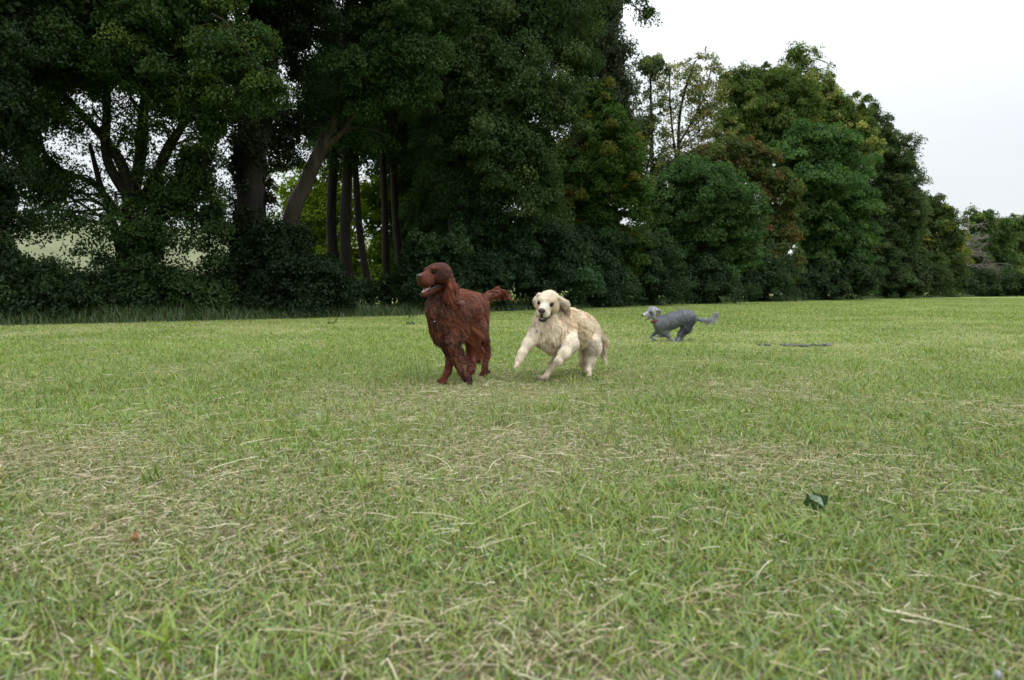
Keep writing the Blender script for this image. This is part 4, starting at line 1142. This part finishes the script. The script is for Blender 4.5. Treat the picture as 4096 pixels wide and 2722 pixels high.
    ellipsoid("collar_tag", W2(470, 705, 4.86), np.array([.003, .008, .013]), np.eye(3)[[1, 0, 2]], M_tag, root, base)
cream_retriever()

# ---- grey curly dog
def grey_dog():
    rs = np.random.RandomState(103)
    s = Sculpt()
    Y0 = 9.1
    m = lambda px: px * Y0 / 2788 / 6.556
    Gy = (0.165, 0.172, 0.195); Dk = (0.080, 0.085, 0.102); Lg = (0.33, 0.335, 0.36); Hd = (0.47, 0.47, 0.49)
    def cap(a, b, ra, rb, L, c, k=.03, flow=None, dy=0.0, dy2=None):
        s.cap(W3(a[0], a[1], Y0 + dy), W3(b[0], b[1], Y0 + (dy if dy2 is None else dy2)), m(ra), m(rb), L, c, k, flow)
    for dy in (-.030, .030):
        cap((700, 650), (980, 545), 185, 180, .009, Gy, .05, (1, 0, -.2), dy)
        cap((980, 540), (1250, 445), 180, 168, .009, Gy, .05, (1, 0, -.2), dy)
        cap((1250, 445), (1410, 455), 168, 158, .009, Gy, .04, (1, 0, -.2), dy)
    cap((650, 600), (740, 790), 140, 135, .014, Gy, .04, (.3, 0, -1))
    cap((1410, 450), (1430, 480), 155, 155, .009, Gy, .04, (.6, 0, -1))
    cap((530, 430), (650, 560), 86, 140, .012, Gy, .03, (.6, 0, -.8))
    # head
    cap((470, 290), (440, 300), 96, 90, .010, Hd, .02, (.4, 0, .6))
    cap((400, 245), (500, 240), 58, 60, .014, Hd, .02, (.2, 0, 1))
    cap((370, 345), (240, 395), 76, 50, .006, Hd, .02, (.7, 0, .3))
    cap((430, 445), (265, 518), 40, 15, .006, (0.24, .24, .25), .010, (.8, 0, -.4))
    cap((500, 380), (520, 430), 86, 80, .010, Lg, .02, (.5, 0, -.8))
    for dy, q in ((-.036, 1), (.036, .8)):
        s.cap(W3(560, 265, Y0 + dy * .9), W3(640, 275, Y0 + dy * 1.15), m(34), m(36), .010, Lg, .008, (1, 0, -.5))
        s.cap(W3(640, 275, Y0 + dy * 1.15), W3(655, 335, Y0 + dy * 1.2), m(36), m(30), .010, Lg, .008, (0, 0, -1))
    s.cap(W3(400, 476, Y0), W3(200, 482, Y0), m(12), m(34), k=.003, sub=True)
    # fore legs: near one folded, far one folded, one reaching back
    cap((590, 820), (520, 880), 62, 36, .008, Gy, .03, None, .05)
    cap((520, 880), (415, 965), 36, 26, .006, Dk, .015, None, .05)
    cap((415, 965), (470, 1035), 26, 24, .006, Lg, .012, None, .05)
    cap((470, 1035), (570, 1068), 24, 22, .005, Dk, .012, None, .05)
    cap((760, 900), (650, 950), 56, 34, .008, Gy, .03, None, .0)
    cap((650, 950), (540, 955), 32, 20, .006, Lg, .012, None, .0)
    cap((800, 870), (880, 960), 80, 46, .010, Gy, .03, None, -.05)
    cap((880, 960), (980, 1070), 42, 32, .010, Lg, .015, None, -.05)
    cap((980, 1070), (1050, 1108), 28, 22, .008, Lg, .012, None, -.05)
    # hind legs
    cap((1430, 520), (1340, 730), 155, 112, .010, Dk, .04, None, -.045)
    cap((1340, 730), (1190, 880), 104, 56, .010, Dk, .03, None, -.045)
    cap((1190, 880), (1150, 1020), 52, 34, .010, Gy, .02, None, -.045)
    cap((1150, 1020), (1120, 1085), 34, 24, .008, Lg, .015, None, -.045)
    cap((1440, 540), (1390, 770), 130, 95, .010, Gy, .04, None, .06)
    cap((1390, 770), (1250, 930), 86, 46, .010, Gy, .03, None, .06)
    cap((1250, 930), (1200, 1070), 42, 28, .010, Lg, .02, None, .06)
    cap((1180, 830), (1090, 1000), 36, 20, .010, Hd, .02, None, .02)
    cap((1090, 1000), (1070, 1090), 20, 16, .008, Hd, .01, None, .02)
    # tail
    cap((1590, 500), (1740, 520), 44, 30, .010, Gy, .02, (.5, 0, -1))
    cap((1740, 520), (1900, 530), 28, 26, .035, Lg, .02, (.35, 0, -1))
    cap((1900, 530), (2050, 490), 26, 26, .055, Lg, .02, (.6, 0, -1))
    cap((2050, 490), (2110, 390), 26, 30, .050, Lg, .02, (.9, 0, -.6))
    cap((2110, 390), (2130, 350), 30, 22, .015, Lg, .02, (.5, 0, .6))
    eyes = [W3(405, 325, Y0 - .032), W3(400, 322, Y0 + .032)]
    s.spots = [(e, .020, (.05, .05, .06)) for e in eyes] + [(W3(440, 370, Y0 - .035), .02, (.13, .13, .145)), (W3(620, 310, Y0 - .04), .02, (.07, .06, .06))]
    s.build(0.005, 0.003, 60, tv=45)
    base = np.array([W3(1000, 1100, Y0)[0], Y0, 0.0])
    root = thing("running_dog", "small grey curly-coated dog with a pale head and red collar, running in profile behind", "dog", base)
    np_mesh("body", s.V, s.F, M_skin, root, base, colpt=s.C, smooth=True)
    hair(s, 45000, rs, root, base, 0.0028, lift=.45, lockn=.35, cell=.020, clump=.6, droop=.15, jit=.2, hi=(0.46, 0.47, 0.51), hif=.16, avoid=[(eyes[0], .013), (W3(205, 400, Y0), .02)], curl=.25, dens_long=1.2, con=1.35)
    for e in eyes:
        ellipsoid("eye", e, np.array([.011] * 3), np.eye(3), M_eye, root, base)
    ellipsoid("nose", W3(205, 402, Y0), np.array([.019, .019, .019]), np.eye(3), M_nose, root, base)
    ellipsoid("tongue", W3(320, 496, Y0), np.array([.03, .010, .004]), frame((-1, 0, -.2)), M_tongue, root, base)
    pth = []
    for q in (-.006, 0, .006):
        a = W3(238, 508, Y0 + q); pth.append((np.array([a, a + [0, 0, .006], a + [0, 0, .011]]), np.array([.0025, .002, .0006])))
    V, F = tube(pth, 6); np_mesh("teeth", V, F, M_teeth, root, base, smooth=True)
    cc = W3(548, 535, Y0)
    torus("collar", cc, W3(500, 440, Y0) - W3(590, 650, Y0), .068, .014, M_collar, root, base)
    ellipsoid("buckle", W3(628, 540, Y0 - .062), np.array([.010, .004, .013]), np.eye(3), M_metal, root, base)
grey_dog()

# ------------------------------------------------------------------ small things on the turf
def poly_fan(pts, mp, Yf, rings=4):
    """curved leaf piece from an outline; Yf gives the depth of each outline point"""
    pts = np.asarray(pts, float); n0 = len(pts)
    t = np.linspace(0, n0, n0 * 4, endpoint=False); i = t.astype(int); f = (t - i)[:, None]
    o = pts[i] * (1 - f) + pts[(i + 1) % n0] * f
    c = pts.mean(0); n = len(o)
    V = []
    for r in np.linspace(1, 0.002, rings + 1):
        q = c + (o - c) * r
        V += [mp(a, b, Yf(a, b)) for a, b in q]
    V = np.array(V)
    a = np.arange(rings)[:, None] * n; j = np.arange(n)[None]
    F = np.stack([a + j, a + (j + 1) % n, a + n + (j + 1) % n, a + n + j], -1).reshape(-1, 4)
    return V, F

def thicken(V, F, th):
    N, _ = vnormals(V, F)
    V2 = np.concatenate([V, V + N * th]); F2 = np.concatenate([F, F[:, ::-1] + len(V)])
    return V2, F2

def join(parts):
    Vs, Fs, o = [], [], 0
    for V, F in parts:
        Vs.append(V); Fs.append(F + o); o += len(V)
    return np.concatenate(Vs), np.concatenate(Fs)

M_dleaf = noise_mat("dark_leaf_upper", (0.016, 0.042, 0.012), (0.032, 0.070, 0.020), 60, 0.45, 0.4)
M_pleaf = noise_mat("pale_leaf_underside", (0.24, 0.34, 0.25), (0.34, 0.44, 0.33), 80, 0.6, 0.4)
M_bleaf = noise_mat("brown_dead_leaf", (0.16, 0.06, 0.025), (0.34, 0.15, 0.07), 70, 0.5, 0.6)
M_stone = noise_mat("pale_pebble", (0.22, 0.23, 0.25), (0.42, 0.42, 0.42), 60, 0.6, 0.5)
M_mud = noise_mat("dark_wet_mud", (0.035, 0.036, 0.042), (0.085, 0.082, 0.085), 18, 0.55, 0.8)

def W4(x, y, Y): return at((3000 + x / 3.137) / 4, (1700 + y / 3.137) / 4, Y)
base = np.array([W4(820, 1140, 1.98)[0], 1.98, 0.0])
root = thing("fallen_leaf", "large curled dark green leaf with a pale underside, standing in the grass at right", "leaf", base)
c1 = poly_fan([(750, 795), (790, 845), (860, 868), (985, 888), (972, 955), (938, 1020), (905, 960), (880, 905), (800, 880)], W4, lambda a, b: 1.99 + .00010 * (a - 850) + .0001 * abs(a - 860))
c2 = poly_fan([(735, 890), (752, 930), (800, 945), (850, 975), (905, 1012), (955, 1068), (925, 1085), (920, 1118), (862, 1126), (805, 1145), (722, 1132), (772, 1065), (752, 985)], W4, lambda a, b: 1.962 + .00022 * abs(a - 840) - .00003 * (b - 900))
c3 = poly_fan([(708, 842), (738, 880), (752, 985), (762, 1052), (715, 1030), (662, 985), (700, 920)], W4, lambda a, b: 1.978 - .0002 * (a - 700))
V, F = join([thicken(*c, .0006) for c in (c1, c2, c3)])
np_mesh("leaf_blade", V, F, M_dleaf, root, base, smooth=True)
V, F = thicken(*poly_fan([(732, 884), (780, 874), (840, 886), (890, 912), (912, 965), (930, 1030), (895, 1005), (868, 978), (835, 962), (815, 938), (782, 932), (750, 916)], W4, lambda a, b: 1.955 + .00018 * abs(a - 840)), .0006)
np_mesh("leaf_underside", V, F, M_pleaf, root, base, smooth=True)

def W5(x, y, Y): return at((400 + x / 7.84) / 4, (2050 + y / 7.84) / 4, Y)
base = np.array([W5(1000, 1060, 1.73)[0], 1.73, 0.0])
root = thing("dead_leaf", "crumpled orange-brown dead leaf in the grass at lower left", "leaf", base)
c1 = poly_fan([(1050, 620), (1140, 600), (1225, 640), (1190, 740), (1150, 850), (1100, 960), (1080, 1075), (965, 1070), (985, 940), (985, 840), (1040, 740)], W5, lambda a, b: 1.72 + .00006 * abs(a - 1080) + .00002 * abs(b - 830))
c2 = poly_fan([(760, 835), (840, 800), (900, 880), (915, 1045), (820, 1050), (690, 1045), (770, 960)], W5, lambda a, b: 1.735 - .00006 * (a - 800))
V, F = join([thicken(*c, .0006) for c in (c1, c2)])
np_mesh("leaf_blade", V, F, M_bleaf, root, base, smooth=True)

def pebble(name, label, cat, c, r, mat, seed, kind=None):
    rs = np.random.RandomState(seed)
    u = np.linspace(0, 2 * np.pi, 22, endpoint=False); v = np.linspace(0.05, np.pi - 0.05, 14)
    U, Vv = np.meshgrid(u, v)
    S = np.stack([np.sin(Vv) * np.cos(U), np.sin(Vv) * np.sin(U), np.cos(Vv)], -1).reshape(-1, 3)
    S = S * (0.75 + 0.5 * fbm(S[:, 0] * 1.6 + seed, S[:, 1] * 1.6, S[:, 2] * 1.6))[:, None]
    i = np.arange(13)[:, None] * 22; j = np.arange(22)[None]
    F = np.stack([i + j, i + 22 + j, i + 22 + (j + 1) % 22, i + (j + 1) % 22], -1).reshape(-1, 4)
    return c + S * r, F
c = at(3990 / 4, 2700 / 4, 1.10); c[2] = max(c[2], 0.012)
V, F = pebble("pebble", "", "", c, np.array([.0065, .007, .0075]), M_stone, 3)
o = np_mesh("pebble", V, F, M_stone, smooth=True)
o["label"] = "small pale grey stone at the bottom right corner of the photo"; o["category"] = "stone"

rs = np.random.RandomState(77)
for yy, xa, xb, n, hh in ((8.35, 2.95, 3.9, 17, .017),):
    parts = []
    for k in range(n):
        x = xa + (xb - xa) * rs.rand()
        c = np.array([x, yy + .05 * rs.randn() + .05 * math.sin(x * 5), .018])
        parts.append(pebble("", "", "", c, np.array([.02 + .04 * rs.rand(), .05 + .03 * rs.rand(), hh * (.5 + .5 * rs.rand())]), M_mud, k))
    V, F = join(parts)
    o = np_mesh("mud", V, F, M_mud, smooth=True); o["kind"] = "stuff"; o["label"] = "dark muddy clods in a wheel rut across the field"

for sx, sy, Y, lb in ((1330, 1302, 13.5, "small dark leafy twig lying on the grass left of the red dog"),
                      (1640, 1306, 12.9, "small dark twig on the grass just left of the red dog's chest"),
                      (1650, 1272, 17.0, "tiny dark twig near the long grass beside the red dog's neck")):
    p = at(sx / 4, sy / 4, Y); base = np.array([p[0], Y, 0.0])
    root = thing("fallen_twig", lb, "twig", base)
    L = .16
    st = smooth_path([base + [-L / 2, 0, .05], base + [0, .02, .07], base + [L / 2, -.02, .085]], 5)
    V, F = tube([(st, np.full(len(st), .004))], 5)
    np_mesh("stem", V, F, M_bark, root, base)
    P = st[rs.randint(0, len(st), 14)] + rs.randn(14, 3) * .015
    V, F = leaf_mesh(P, nrm(rs.randn(14, 3) + [0, 0, 1]), np.full(14, .05), rs)
    np_mesh("leaves", V, F, M_leaf, root, base, col=np.tile([.02, .05, .025], (14, 1)))
